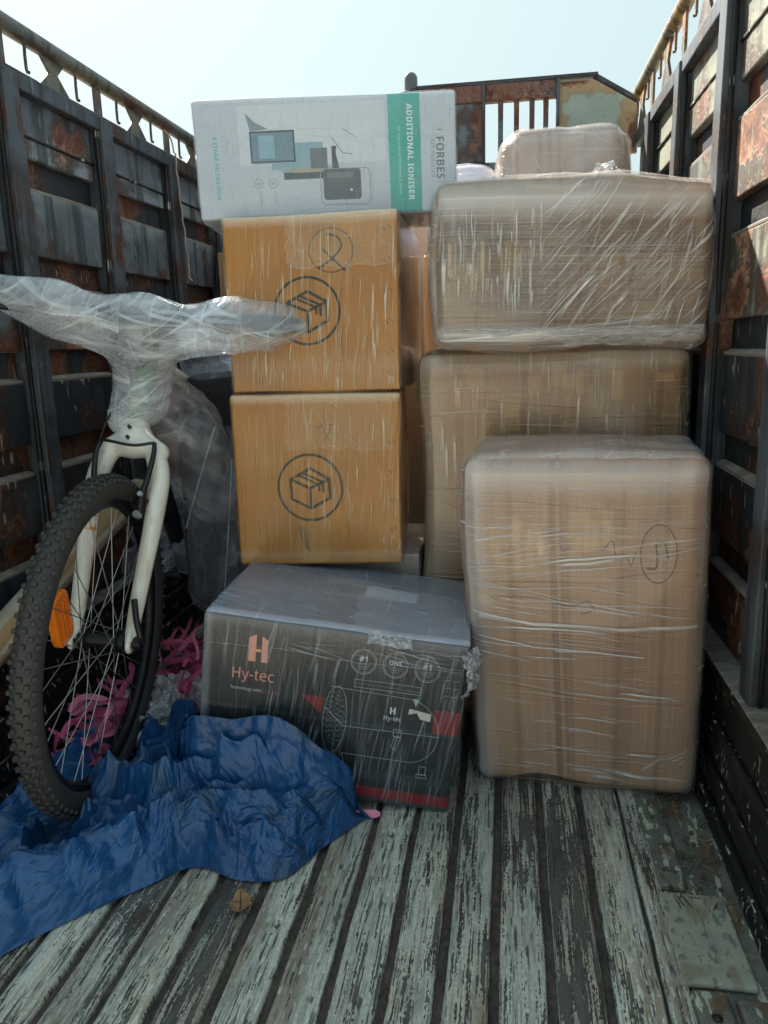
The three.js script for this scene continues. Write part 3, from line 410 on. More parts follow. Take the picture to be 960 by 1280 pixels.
// white air purifier carton
const whiteFront = canvasTex(1180, 508, (x, W, H) => {
  const g0 = x.createLinearGradient(0, 0, W, 0); x.fillStyle = '#c6cfd8'; x.fillRect(0, 0, W, H);
  x.fillStyle = 'rgba(225,232,236,0.55)'; x.fillRect(W * 0.17, H * 0.06, W * 0.56, H * 0.5);
  // printed room picture
  x.fillStyle = '#a9bcc8'; x.fillRect(W * 0.215, H * 0.29, W * 0.16, H * 0.26); x.fillStyle = '#8fb0c0'; x.fillRect(W * 0.29, H * 0.38, W * 0.2, H * 0.22);
  x.fillStyle = '#7d9099'; x.beginPath(); x.moveTo(W * 0.20, H * 0.12); x.lineTo(W * 0.235, H * 0.2); x.lineTo(W * 0.285, H * 0.26); x.lineTo(W * 0.215, H * 0.27); x.fill();
  x.fillStyle = '#6f8f9e'; x.fillRect(W * 0.215, H * 0.28, W * 0.165, H * 0.25); x.fillStyle = '#8fb6c6'; x.fillRect(W * 0.245, H * 0.31, W * 0.06, H * 0.19); x.strokeStyle = '#2f3a42'; x.lineWidth = 7; x.strokeRect(W * 0.215, H * 0.28, W * 0.165, H * 0.25);
  x.fillStyle = '#9fb0b4'; x.fillRect(W * 0.33, H * 0.58, W * 0.2, H * 0.05); x.fillStyle = '#6a7478'; x.fillRect(W * 0.44, H * 0.43, W * 0.065, H * 0.2); x.fillStyle = '#4a5356'; x.fillRect(W * 0.335, H * 0.625, W * 0.18, H * 0.06); x.fillStyle = '#b6a98e'; x.fillRect(W * 0.37, H * 0.60, W * 0.12, H * 0.03);
  x.fillStyle = '#42494c'; x.beginPath(); x.moveTo(W * 0.522, H * 0.42); x.lineTo(W * 0.542, H * 0.42); x.lineTo(W * 0.537, H * 0.47); x.lineTo(W * 0.55, H * 0.62); x.lineTo(W * 0.522, H * 0.64); x.fill();
  pen(x, [[W * 0.525, H * 0.35], [W * 0.565, H * 0.48], [W * 0.60, H * 0.49]], 3, '#59656a'); pen(x, [[W * 0.57, H * 0.28], [W * 0.62, H * 0.36]], 3, '#7a868a');
  x.strokeStyle = '#9aa5aa'; x.lineWidth = 5; x.beginPath(); x.roundRect(W * 0.475, H * 0.61, W * 0.19, H * 0.3, 24); x.stroke();
  x.fillStyle = '#4d5757'; x.beginPath(); x.roundRect(W * 0.485, H * 0.61, W * 0.145, H * 0.26, 16); x.fill(); x.fillStyle = '#6c7775'; x.fillRect(W * 0.5, H * 0.64, W * 0.1, H * 0.05); x.fillStyle = '#dfe6e6'; x.beginPath(); x.arc(W * 0.592, H * 0.79, 6, 0, 7); x.fill();
  for (const [px, c] of [[0.235, '#8fa6ae'], [0.292, '#8fa6ae']]) { x.strokeStyle = c; x.lineWidth = 4; x.beginPath(); x.arc(W * px, H * 0.71, 20, 0, 7); x.stroke(); x.fillStyle = c; x.font = 'bold 22px sans-serif'; x.textAlign = 'center'; x.fillText('@', W * px, H * 0.725); pen(x, [[W * px, H * 0.55], [W * px, H * 0.66]], 2, '#b3c0c6'); x.save(); x.translate(W * px + 4, H * 0.78); x.rotate(Math.PI / 2); x.font = '17px sans-serif'; x.textAlign = 'left'; x.fillText('Ioniser', 0, 0); x.restore(); }
  const vert = (s, px, py, font, col, sp = 1) => { x.save(); x.translate(W * px, H * py); x.rotate(Math.PI / 2); x.font = font; x.fillStyle = col; x.textAlign = 'left'; x.textBaseline = 'middle'; x.scale(sp, 1); x.fillText(s, 0, 0); x.restore(); };
  vert('4 STAGE FILTRATION', 0.078, 0.30, 'bold 27px sans-serif', '#4db3ae', 1.02);
  x.fillStyle = '#1fa79b'; x.fillRect(W * 0.742, 0, W * 0.122, H); x.fillStyle = 'rgba(255,255,255,0.10)'; x.fillRect(W * 0.742, 0, W * 0.05, H);
  vert('ADDITIONAL IONISER', 0.823, 0.095, 'bold 36px sans-serif', '#e4f2ef', 1.09); vert('for improved air freshness at home', 0.783, 0.28, '15px sans-serif', '#bfe3dd', 1.2);
  vert('FORBES', 0.937, 0.37, 'bold 50px sans-serif', '#59636b', 1.0); vert('AIR PURIFIER', 0.908, 0.39, '23px sans-serif', '#7d878e', 1.22);
  x.strokeStyle = '#7d878e'; x.lineWidth = 3; for (const a of [0, 1, 2, 3]) pen(x, [[W * 0.937, H * 0.325], [W * 0.937 + 14 * Math.cos(a * 0.9 - 2.8), H * 0.325 + 14 * Math.sin(a * 0.9 - 2.8)]], 3, '#7d878e');
});
{
  const sd = phy({ color: lin(0.56, 0.6, 0.64), roughness: 0.5, clearcoat: 0.3 });
  const t = carton('white_carton', 'long white air purifier carton with teal band, lying on top of the brown stack', [0.589, 0.253, 0.27], [-0.409, 1.243, -1.838], [0.163, 0, 0.014], phy({ map: whiteFront, roughness: 0.45, clearcoat: 0.3, clearcoatRoughness: 0.3, bumpMap: filmMaps.vertical, bumpScale: 0.002 }), { seed: 14, side: sd, film: film('gather', { color: [0.72, 0.77, 0.86], opacity: 0.42 }) });
}

// black carton
const blackFront = canvasTex(1080, 722, (x, W, H) => {
  x.fillStyle = '#1b2024'; x.fillRect(0, 0, W, H);
  x.fillStyle = '#2d363b'; x.fillRect(0, H * 0.52, W, H * 0.02); x.fillStyle = '#23292e'; x.fillRect(0, 0, W, H * 0.1); x.fillStyle = '#272f34'; x.fillRect(W * 0.45, H * 0.80, W * 0.55, H * 0.06);
  x.fillStyle = '#d8907c'; const bx = W * 0.175, by = H * 0.10, s = H * 0.15;
  x.beginPath(); x.moveTo(bx, by + 0.1 * s); x.lineTo(bx + 0.28 * s, by - 0.05 * s); x.lineTo(bx + 0.28 * s, by + s); x.lineTo(bx, by + s); x.fill(); x.beginPath(); x.moveTo(bx + 0.5 * s, by); x.lineTo(bx + 0.74 * s, by + 0.15 * s); x.lineTo(bx + 0.74 * s, by + s); x.lineTo(bx + 0.5 * s, by + s); x.fill(); x.fillRect(bx + 0.28 * s, by + 0.5 * s, 0.2 * s, 0.12 * s);
  x.textAlign = 'left'; x.font = '64px sans-serif'; x.fillText('Hy-tec', W * 0.112, H * 0.36); x.font = '18px sans-serif'; x.fillStyle = '#c9c4c4'; x.fillText('Technology with', W * 0.112, H * 0.425); x.fillStyle = '#a8504a'; x.font = 'bold 18px sans-serif'; x.fillText('S T Y L E', W * 0.235, H * 0.427);
  [[0.615, '#1'], [0.735, 'ONE'], [0.855, '#1']].forEach(([px, s2], i) => { const cx = W * px, cy = H * (0.165 + 0.0 * i), r = H * 0.07; x.strokeStyle = '#8f989c'; x.lineWidth = 3; x.beginPath(); x.arc(cx, cy, r, 0, 7); x.stroke(); x.lineWidth = 1.5; x.beginPath(); x.arc(cx, cy, r * 0.88, 0, 7); x.stroke(); x.fillStyle = '#c3c9cc'; x.textAlign = 'center'; x.font = `bold ${s2 === 'ONE' ? 26 : 33}px sans-serif`; x.fillText(s2, cx, cy); for (let k = 0; k < 3; k++) { x.fillStyle = 'rgba(160,168,172,0.7)'; x.fillRect(cx - r * (0.6 - k * 0.12), cy + 9 + k * 9, r * (1.2 - k * 0.24), 3); } });
  // red ribbon and bands
  x.fillStyle = '#7e1f26'; x.beginPath(); x.moveTo(W * 0.385, H * 0.40); x.lineTo(W * 0.48, H * 0.40); x.lineTo(W * 0.47, H * 0.50); x.fill(); x.fillRect(W * 0.90, H * 0.385, W * 0.1, H * 0.14); x.fillRect(0, H * 0.905, W, H * 0.065); x.fillStyle = '#31393e'; x.fillRect(0, H * 0.97, W, H * 0.03);
  // line drawing of the machine
  x.strokeStyle = 'rgba(190,200,206,0.75)'; x.lineWidth = 2.5; x.beginPath(); x.moveTo(W * 0.56, H * 0.72); x.lineTo(W * 0.83, H * 0.72); x.bezierCurveTo(W * 0.97, H * 0.68, W * 0.95, H * 0.36, W * 0.80, H * 0.345); x.lineTo(W * 0.5, H * 0.33); x.stroke();
  x.beginPath(); x.ellipse(W * 0.525, H * 0.525, W * 0.045, H * 0.2, 0.03, 0, 7); x.stroke(); x.lineWidth = 1.5; for (let i = 0; i < 90; i++) { const a = i * 2.399, q = Math.sqrt(i / 90); x.beginPath(); x.arc(W * (0.525 + 0.04 * q * Math.cos(a)), H * (0.51 + 0.17 * q * Math.sin(a)), 4, 0, 4); x.stroke(); }
  x.lineWidth = 2.5; x.strokeRect(W * 0.59, H * 0.27, W * 0.25, H * 0.045); pen(x, [[W * 0.60, H * 0.29], [W * 0.84, H * 0.30]], 2, 'rgba(190,200,206,0.6)'); pen(x, [[W * 0.565, H * 0.555], [W * 0.925, H * 0.545]], 2.5, 'rgba(200,208,212,0.8)'); pen(x, [[W * 0.485, H * 0.46], [W * 0.565, H * 0.56]], 2.5, 'rgba(200,208,212,0.8)');
  x.strokeRect(W * 0.755, H * 0.535, W * 0.03, H * 0.04); x.beginPath(); x.moveTo(W * 0.76, H * 0.58); x.lineTo(W * 0.785, H * 0.58); x.lineTo(W * 0.77, H * 0.66); x.lineTo(W * 0.752, H * 0.64); x.closePath(); x.stroke(); x.strokeRect(W * 0.868, H * 0.735, W * 0.025, H * 0.05); x.strokeRect(W * 0.86, H * 0.785, W * 0.038, H * 0.02); pen(x, [[W * 0.535, H * 0.72], [W * 0.545, H * 0.8], [W * 0.58, H * 0.8], [W * 0.565, H * 0.72]], 2.5, 'rgba(190,200,206,0.8)');
  x.fillStyle = '#d6dadb'; x.font = '27px sans-serif'; x.textAlign = 'center'; x.fillText('Hy-tec', W * 0.745, H * 0.485); x.fillRect(W * 0.733, H * 0.405, 7, 30); x.fillRect(W * 0.748, H * 0.405, 7, 30); x.fillRect(W * 0.735, H * 0.422, 20, 5);
  x.fillStyle = '#c9c8bb'; x.beginPath(); x.moveTo(W * 0.805, H * 0.40); x.lineTo(W * 0.89, H * 0.415); x.lineTo(W * 0.888, H * 0.46); x.lineTo(W * 0.85, H * 0.455); x.lineTo(W * 0.835, H * 0.42); x.lineTo(W * 0.803, H * 0.435); x.fill(); x.fillStyle = '#8fb5b8'; x.beginPath(); x.moveTo(W * 0.815, H * 0.34); x.lineTo(W * 0.84, H * 0.34); x.lineTo(W * 0.828, H * 0.385); x.fill();
  for (let i = 0; i < 6; i++) pen(x, [[W * (0.925 + (i % 2) * 0.03), H * (0.21 + 0.045 * (i >> 1))], [W * (0.945 + (i % 2) * 0.03), H * (0.205 + 0.045 * (i >> 1))]], 3, 'rgba(180,188,192,0.6)');
});
const blackTop = canvasTex(1080, 800, (x, W, H) => {
  x.fillStyle = '#23292f'; x.fillRect(0, 0, W, H); x.fillStyle = '#4a3034'; x.fillRect(0, 0, W * 0.5, H * 0.14); x.fillRect(0, H * 0.36, W * 0.42, H * 0.2); x.fillStyle = '#39434c'; x.fillRect(W * 0.42, H * 0.3, W * 0.3, H * 0.3);
  x.fillStyle = '#8b7f74'; x.fillRect(W * 0.38, H * 0.27, W * 0.28, H * 0.10); x.fillRect(W * 0.38, H * 0.52, W * 0.28, H * 0.03); x.fillStyle = '#c7cfd2'; x.save(); x.translate(W * 0.66, H * 0.43); x.rotate(0.06); x.fillRect(-W * 0.1, -H * 0.09, W * 0.22, H * 0.17); x.fillStyle = 'rgba(60,66,72,0.5)'; for (let k = 0; k < 5; k++) x.fillRect(-W * 0.08, -H * 0.065 + k * 22, W * 0.16, 4); x.restore();
  x.fillStyle = '#cbb7b2'; x.font = '46px sans-serif'; x.textAlign = 'left'; x.fillText('Hy-tec', W * 0.14, H * 0.17); x.fillRect(W * 0.225, H * 0.03, 12, 40); x.fillRect(W * 0.25, H * 0.03, 12, 40);
  x.fillStyle = '#9fb0bf'; x.fillText('Hy-tec', W * 0.72, H * 0.80); x.fillRect(W * 0.79, H * 0.62, 12, 44); x.fillRect(W * 0.815, H * 0.62, 12, 44); x.fillStyle = '#d8dee4'; x.font = 'bold 26px sans-serif'; x.fillText('#1', W * 0.19, H * 0.80); x.fillText('#1', W * 0.53, H * 0.84);
  pen(x, Array.from({ length: 26 }, (_, i) => [W * (0.37 + i * 0.011), H * (0.115 + 0.025 * Math.sin(i * 2.1) + i * 0.0035)]), 5, 'rgba(10,10,14,0.9)');
});
{
  const glossy = map => phy({ map, roughness: 0.38, clearcoat: 0.6, clearcoatRoughness: 0.2, bumpMap: filmMaps.vertical, bumpScale: 0.0022 });
  const sd = phy({ color: lin(0.014, 0.017, 0.02), roughness: 0.4, clearcoat: 0.6, clearcoatRoughness: 0.2, bumpMap: filmMaps.vertical, bumpScale: 0.002 });
  const t = carton('black_carton', 'black film-wrapped appliance carton with pink lettering and white line drawing, behind the blue tarpaulin', [0.532, 0.372, 0.40], [-0.382, 0.034, -1.416], [0.054, 0.013, -0.129], glossy(blackFront), { seed: 17, side: sd, top: glossy(blackTop), frontFilm: film('blackFront', { color: [0.62, 0.68, 0.76], opacity: 0.7 }), topFilm: film('blackTop', { color: [0.74, 0.83, 1.0], opacity: 0.8 }), film: film('vertical', { color: [0.45, 0.5, 0.58], opacity: 0.5 }), bulge: 0.004 });  // pale blue top film: reflected sky put into its colour and opacity
  const fm = film('crinkle', { color: [0.78, 0.82, 0.9], opacity: 0.9 });
  part('film_bunch', moved(crumple(0.06, 0.10, 26, 26, 0.010, 5, 2), 0.272, 0.315, 0.19, 0, 1.1, 0.2), fm, t);
  part('film_bunch', moved(crumple(0.09, 0.025, 30, 14, 0.006, 8, 1), 0.11, 0.366, 0.206, -0.6, 0, 0), fm, t);
}

// ------------------------------------------------------------------ big wrapped parcels on the right
function parcel(name, label, dims, at, rot, o) {
  const [w, h, d] = dims, t = thing(name, label, 'parcel'); place(t, at[0], at[1], at[2], d, ...rot);
  const sh = { r: o.r, k: 8, n: 26, amp: o.amp ?? 0.008, freq: o.freq ?? 5, amp2: 0.0022, freq2: 17, bulge: o.bulge ?? 0.012, seed: o.seed, deform: o.deform };
  part('cardboard', softBox(w, h, d, sh), [o.side, o.side, o.top || o.side, o.side, o.front, o.side], t);
  const fm = o.film, fs = [fm, fm, o.topFilm || fm, fm, o.frontFilm || fm, fm];
  part('plastic_wrap', softBox(w, h, d, { ...sh, off: 0.004, amp2: 0.0042, freq2: 24 }), fs, t);
  return t;
}
const ribbed = (base, seed, draw, W = 768, H = 1024) => cardTex(W, H, base, seed, (x, w, h, R) => {
  for (let i = 0; i < 120; i++) { x.fillStyle = `rgba(${R() < 0.5 ? '60,36,20' : '240,210,170'},${0.03 + 0.05 * R()})`; x.fillRect(i * w / 120, 0, w / 260, h); }
  for (let i = 0; i < 8; i++) { const X = R() * w; x.fillStyle = 'rgba(60,40,26,0.16)'; x.fillRect(X, 0, 10 + R() * 16, h); }
  draw && draw(x, w, h, R);
});
const ribMat = (map, o = {}) => cardMat(map, { bumpMap: filmMaps.fine, bumpScale: 0.003, ...o });
const tallFront = ribbed('172,135,106', 51, (x, W, H, R) => {
  const ink = 'rgba(40,22,14,0.8)';
  x.strokeStyle = ink; x.lineWidth = 4; x.beginPath(); x.ellipse(W * 0.795, H * 0.265, W * 0.075, H * 0.08, 0, 0, 7); x.stroke();
  ink2(x, [[W * 0.835, H * 0.275], [W * 0.815, H * 0.235], [W * 0.785, H * 0.24], [W * 0.79, H * 0.275], [W * 0.785, H * 0.305], [W * 0.75, H * 0.305]], 6, ink);
  ink2(x, [[W * 0.4, H * 0.25], [W * 0.43, H * 0.24], [W * 0.44, H * 0.26], [W * 0.47, H * 0.25]], 3, 'rgba(40,22,14,0.5)'); ink2(x, [[W * 0.56, H * 0.26], [W * 0.6, H * 0.23], [W * 0.62, H * 0.27], [W * 0.66, H * 0.27], [W * 0.68, H * 0.3], [W * 0.7, H * 0.26]], 4, 'rgba(40,22,14,0.6)'); ink2(x, [[W * 0.4, H * 0.41], [W * 0.47, H * 0.42], [W * 0.5, H * 0.405], [W * 0.53, H * 0.425], [W * 0.49, H * 0.44]], 4, 'rgba(40,22,14,0.6)');
  for (const [a, b, c, d2] of [[0.12, 0.16, 0.18, 0.17], [0.46, 0.12, 0.13, 0.14], [0.28, 0.18, 0.09, 0.12]]) { for (let q = 0; q < 22; q++) { const X = W * (a + c * R()), Y = H * (b + d2 * R() * 0.7), l = H * (0.02 + 0.06 * R()); x.fillStyle = `rgba(232,204,150,${0.06 + 0.12 * R()})`; x.fillRect(X, Y, 5 + 20 * R(), l); } x.fillStyle = 'rgba(226,196,140,0.10)'; x.beginPath(); x.moveTo(W * a, H * b); for (let i = 0; i < 14; i++) { const th = i / 14 * 6.283; x.lineTo(W * (a + c * (0.5 + (0.42 + 0.12 * R()) * Math.cos(th))), H * (b + d2 * (0.5 + (0.42 + 0.12 * R()) * Math.sin(th)))); } x.fill(); }  // pale tan blotches paint golden reflections onto the cardboard
  x.fillStyle = 'rgba(80,52,34,0.16)'; x.fillRect(W * 0.62, H * 0.3, W * 0.09, H * 0.7);
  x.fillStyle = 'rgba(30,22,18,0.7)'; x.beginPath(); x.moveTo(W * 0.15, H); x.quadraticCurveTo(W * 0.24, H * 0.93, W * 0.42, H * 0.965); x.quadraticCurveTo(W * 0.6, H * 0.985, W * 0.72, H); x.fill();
});
const tallTop = ribbed('180,146,118', 52, (x, W, H) => { x.strokeStyle = 'rgba(40,22,14,0.8)'; x.lineWidth = 6; x.beginPath(); x.ellipse(W * 0.66, H * 0.55, W * 0.11, H * 0.2, 0, 0, 7); x.stroke(); x.beginPath(); x.ellipse(W * 0.66, H * 0.55, W * 0.05, H * 0.09, 0, 0, 5); x.stroke(); }, 768, 512);
const ribSide = ribMat(ribbed('162,131,100', 53, null, 512, 512));
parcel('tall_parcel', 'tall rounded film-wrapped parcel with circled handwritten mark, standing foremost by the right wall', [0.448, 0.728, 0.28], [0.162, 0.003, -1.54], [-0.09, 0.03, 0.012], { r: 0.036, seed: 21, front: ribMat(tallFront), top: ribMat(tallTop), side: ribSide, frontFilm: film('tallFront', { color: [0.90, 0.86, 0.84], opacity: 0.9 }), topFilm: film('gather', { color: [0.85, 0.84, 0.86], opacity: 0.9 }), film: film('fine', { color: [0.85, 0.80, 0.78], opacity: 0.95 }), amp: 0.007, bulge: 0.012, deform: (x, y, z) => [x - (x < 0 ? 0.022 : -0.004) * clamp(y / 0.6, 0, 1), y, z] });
const midFront = ribbed('160,122,84', 54, (x, W, H, R) => { for (let i = 0; i < 16; i++) { const px = 0.08 + 0.8 * R(), py = 0.03 + 0.16 * R(); x.fillStyle = `rgba(226,190,130,${0.12 + 0.25 * R()})`; x.fillRect(W * px, H * py, W * (0.01 + 0.06 * R()), H * (0.02 + 0.07 * R())); } });
parcel('wide_parcel', 'wide brown film-wrapped parcel between the brown cartons and right wall, under the top parcel', [0.625, 0.925, 0.78], [0.098, 0.003, -1.88], [0.0, 0, 0], { r: 0.036, seed: 23, front: ribMat(midFront), side: ribSide, frontFilm: film('wideFront', { color: [0.88, 0.78, 0.64], opacity: 0.95 }), film: film('fine', { color: [0.82, 0.74, 0.62], opacity: 1.0 }), amp: 0.016, bulge: 0.016 });
const upFront = ribbed('150,124,98', 55, (x, W, H, R) => { for (let i = 0; i < 50; i++) { const y = R() * H; x.fillStyle = `rgba(70,50,36,${0.05 + 0.14 * R()})`; x.fillRect(R() * W * 0.6, y, W * (0.2 + 0.5 * R()), 3 + 8 * R()); } x.fillStyle = 'rgba(90,70,54,0.35)'; x.fillRect(W * 0.03, H * 0.24, W * 0.9, H * 0.2); for (let i = 0; i < 26; i++) { x.fillStyle = `rgba(236,212,160,${0.15 + 0.3 * R()})`; x.fillRect(W * (0.04 + 0.3 * R()), H * (0.3 + 0.1 * R()), 3 + 6 * R(), H * (0.06 + 0.25 * R())); } }, 1024, 640);
{
  const t = parcel('top_parcel', 'big rectangular film-wrapped parcel lying on the wide parcel, against the right wall post', [0.588, 0.345, 0.37], [0.131, 0.937, -1.79], [0.10, 0.02, -0.02], { r: 0.03, seed: 25, front: ribMat(upFront), side: ribSide, frontFilm: film('topFront', { color: [0.90, 0.87, 0.84], opacity: 1.0 }), film: film('gather', { color: [0.88, 0.84, 0.80], opacity: 0.9 }), amp: 0.013, freq: 6, bulge: 0.01 });
  const fm = film('crinkle', { color: [0.88, 0.9, 0.93], opacity: 1 });
  part('film_bunch', moved(crumple(0.09, 0.08, 24, 24, 0.022, 15, 4), 0.10, 0.355, 0.02, -0.5, 0.3, -0.4), fm, t);
  part('film_bunch', moved(crumple(0.56, 0.06, 70, 12, 0.007, 19, 0.05), 0, 0.022, 0.187, 0.9, 0, 0.02), fm, t);
}
parcel('rounded_parcel', 'smaller rounded pale parcel standing behind the top parcel in front of the headboard', [0.338, 0.572, 0.28], [0.152, 0.935, -2.28], [0.05, 0, 0.01], { r: 0.055, seed: 27, front: ribMat(ribbed('182,156,134', 56, null, 512, 512)), side: ribSide, film: film('gather', { color: [0.78, 0.75, 0.74], opacity: 0.95 }), amp: 0.008 });
parcel('lilac_parcel', 'small lilac wrapped bundle just showing between white carton and top parcel', [0.2, 0.245, 0.2], [-0.13, 1.195, -2.36], [0, 0, 0], { r: 0.06, seed: 29, front: phy({ color: lin(0.62, 0.58, 0.66), roughness: 0.4 }), side: phy({ color: lin(0.62, 0.58, 0.66), roughness: 0.4 }), film: film('gather', { color: [0.8, 0.78, 0.85], opacity: 0.8 }) });

// ------------------------------------------------------------------ bicycle
const WR = 0.348;
const bikeC = V(-0.877, 0, -1.426), bAx = V(0.99, -0.0849, -0.1133), bUp = V(0.0844, 0.9964, -0.0097), bF = V(0.1138, 0, 0.9935);
const bike = thing('bicycle', 'white mountain bicycle with film-wrapped handlebar leaning beside the left wall', 'bicycle');
bike.matrix.makeBasis(bAx, bUp, bF).setPosition(bikeC); bike.matrix.decompose(bike.position, bike.quaternion, bike.scale); bike.scale.setScalar(1.022);
bike.updateMatrixWorld(true);
const toBike = (x, y, z) => bike.worldToLocal(V(x, y, z)).toArray();
const MB = {
  tyre: std({ color: lin(0.045, 0.044, 0.043), roughness: 0.7, bumpMap: MT.groove.map, bumpScale: 0.001 }),
  rim: std({ color: lin(0.02, 0.02, 0.024), roughness: 0.35, metalness: 0.5 }), spoke: std({ color: lin(0.6, 0.6, 0.58), roughness: 0.3, metalness: 0.9 }),
  white: phy({ map: dataTex(256, 256, (u, v) => { const a = fbm2(u * 6, v * 6, 401, 6, 6, 4), b = n2(u * 60, v * 60, 402, 60, 60); return mix3([236, 236, 226], [216, 212, 196], sstep(0.5, 0.75, a)).map(x => x + (b - 0.5) * 8); }), roughness: 0.32, clearcoat: 0.5, clearcoatRoughness: 0.15 }),
  black: std({ color: lin(0.018, 0.018, 0.02), roughness: 0.4, metalness: 0.2 }), alloy: std({ color: lin(0.4, 0.4, 0.42), roughness: 0.35, metalness: 0.9 }),
  green: phy({ color: lin(0.05, 0.22, 0.09), roughness: 0.35, clearcoat: 0.5 }), tape: std({ color: lin(0.62, 0.36, 0.08), roughness: 0.6 }),
  orange: phy({ color: lin(1.0, 0.23, 0.006), roughness: 0.2, clearcoat: 1, clearcoatRoughness: 0.05, bumpMap: filmMaps.fine, bumpScale: 0.002 }),
};
function makeWheel(parent, z) {
  const w = grp('wheel', parent); w.position.set(0, WR, z);
  const tr = new THREE.TorusGeometry(WR - 0.032, 0.0255, 18, 96); tr.rotateY(HP);
  const list = [tr], R = rngOf(77);
  const knob = (sx, sy, sz) => { const g = flat(softBox(sx, sy, sz, { r: 0.0022, k: 1 })); const p = g.attributes.position; for (let i = 0; i < p.count; i++) { const s = 1 - 0.22 * p.getY(i) / sy; p.setX(i, p.getX(i) * s); p.setZ(i, p.getZ(i) * s); } return g; };
  const KN = 82;
  for (let i = 0; i < KN; i++) for (const [k, half] of [[-2, 0], [-1, 0.5], [0, 0], [1, 0.5], [2, 0]]) {
    const b = k * 0.46, a = (i + half) / KN * Math.PI * 2, g = k === 0 ? knob(0.0115, 0.0075, 0.0095) : knob(0.0098, 0.0075, 0.0105);
    g.translate(0, -0.0015, 0); g.rotateZ(-b); const rr = 0.0253; g.translate(Math.sin(b) * rr, WR - 0.032 + Math.cos(b) * rr, 0); g.rotateX(a); list.push(g);
  }
  part('tyre', merge(list), MB.tyre, w);
  const prof = [[0.284, -0.013], [0.300, -0.0145], [0.303, -0.012], [0.298, -0.009], [0.298, 0.009], [0.303, 0.012], [0.300, 0.0145], [0.284, 0.013], [0.277, 0.006], [0.277, -0.006], [0.284, -0.013]].map(([r, y]) => new THREE.Vector2(r, y));
  const rim = new THREE.LatheGeometry(prof, 96); rim.rotateZ(HP); part('rim', rim, MB.rim, w);
  part('hub', merge([rod([-0.05, 0, 0], [0.05, 0, 0], 0.014), rod([-0.03, 0, 0], [-0.036, 0, 0], 0.024), rod([0.03, 0, 0], [0.036, 0, 0], 0.024), rod([0.04, 0, 0], [0.05, 0, 0], 0.018)]), MB.black, w);
  for (let i = 0; i < 32; i++) { const side = i % 2 ? 1 : -1, a = i / 32 * Math.PI * 2, h = a + ((i >> 1) % 2 ? 1.15 : -1.15); part('spoke', rod([side * 0.032, 0.022 * Math.cos(h), 0.022 * Math.sin(h)], [side * 0.003, 0.278 * Math.cos(a), 0.278 * Math.sin(a)], 0.0011, 0.0011, 5), MB.spoke, w); }
  return w;
}
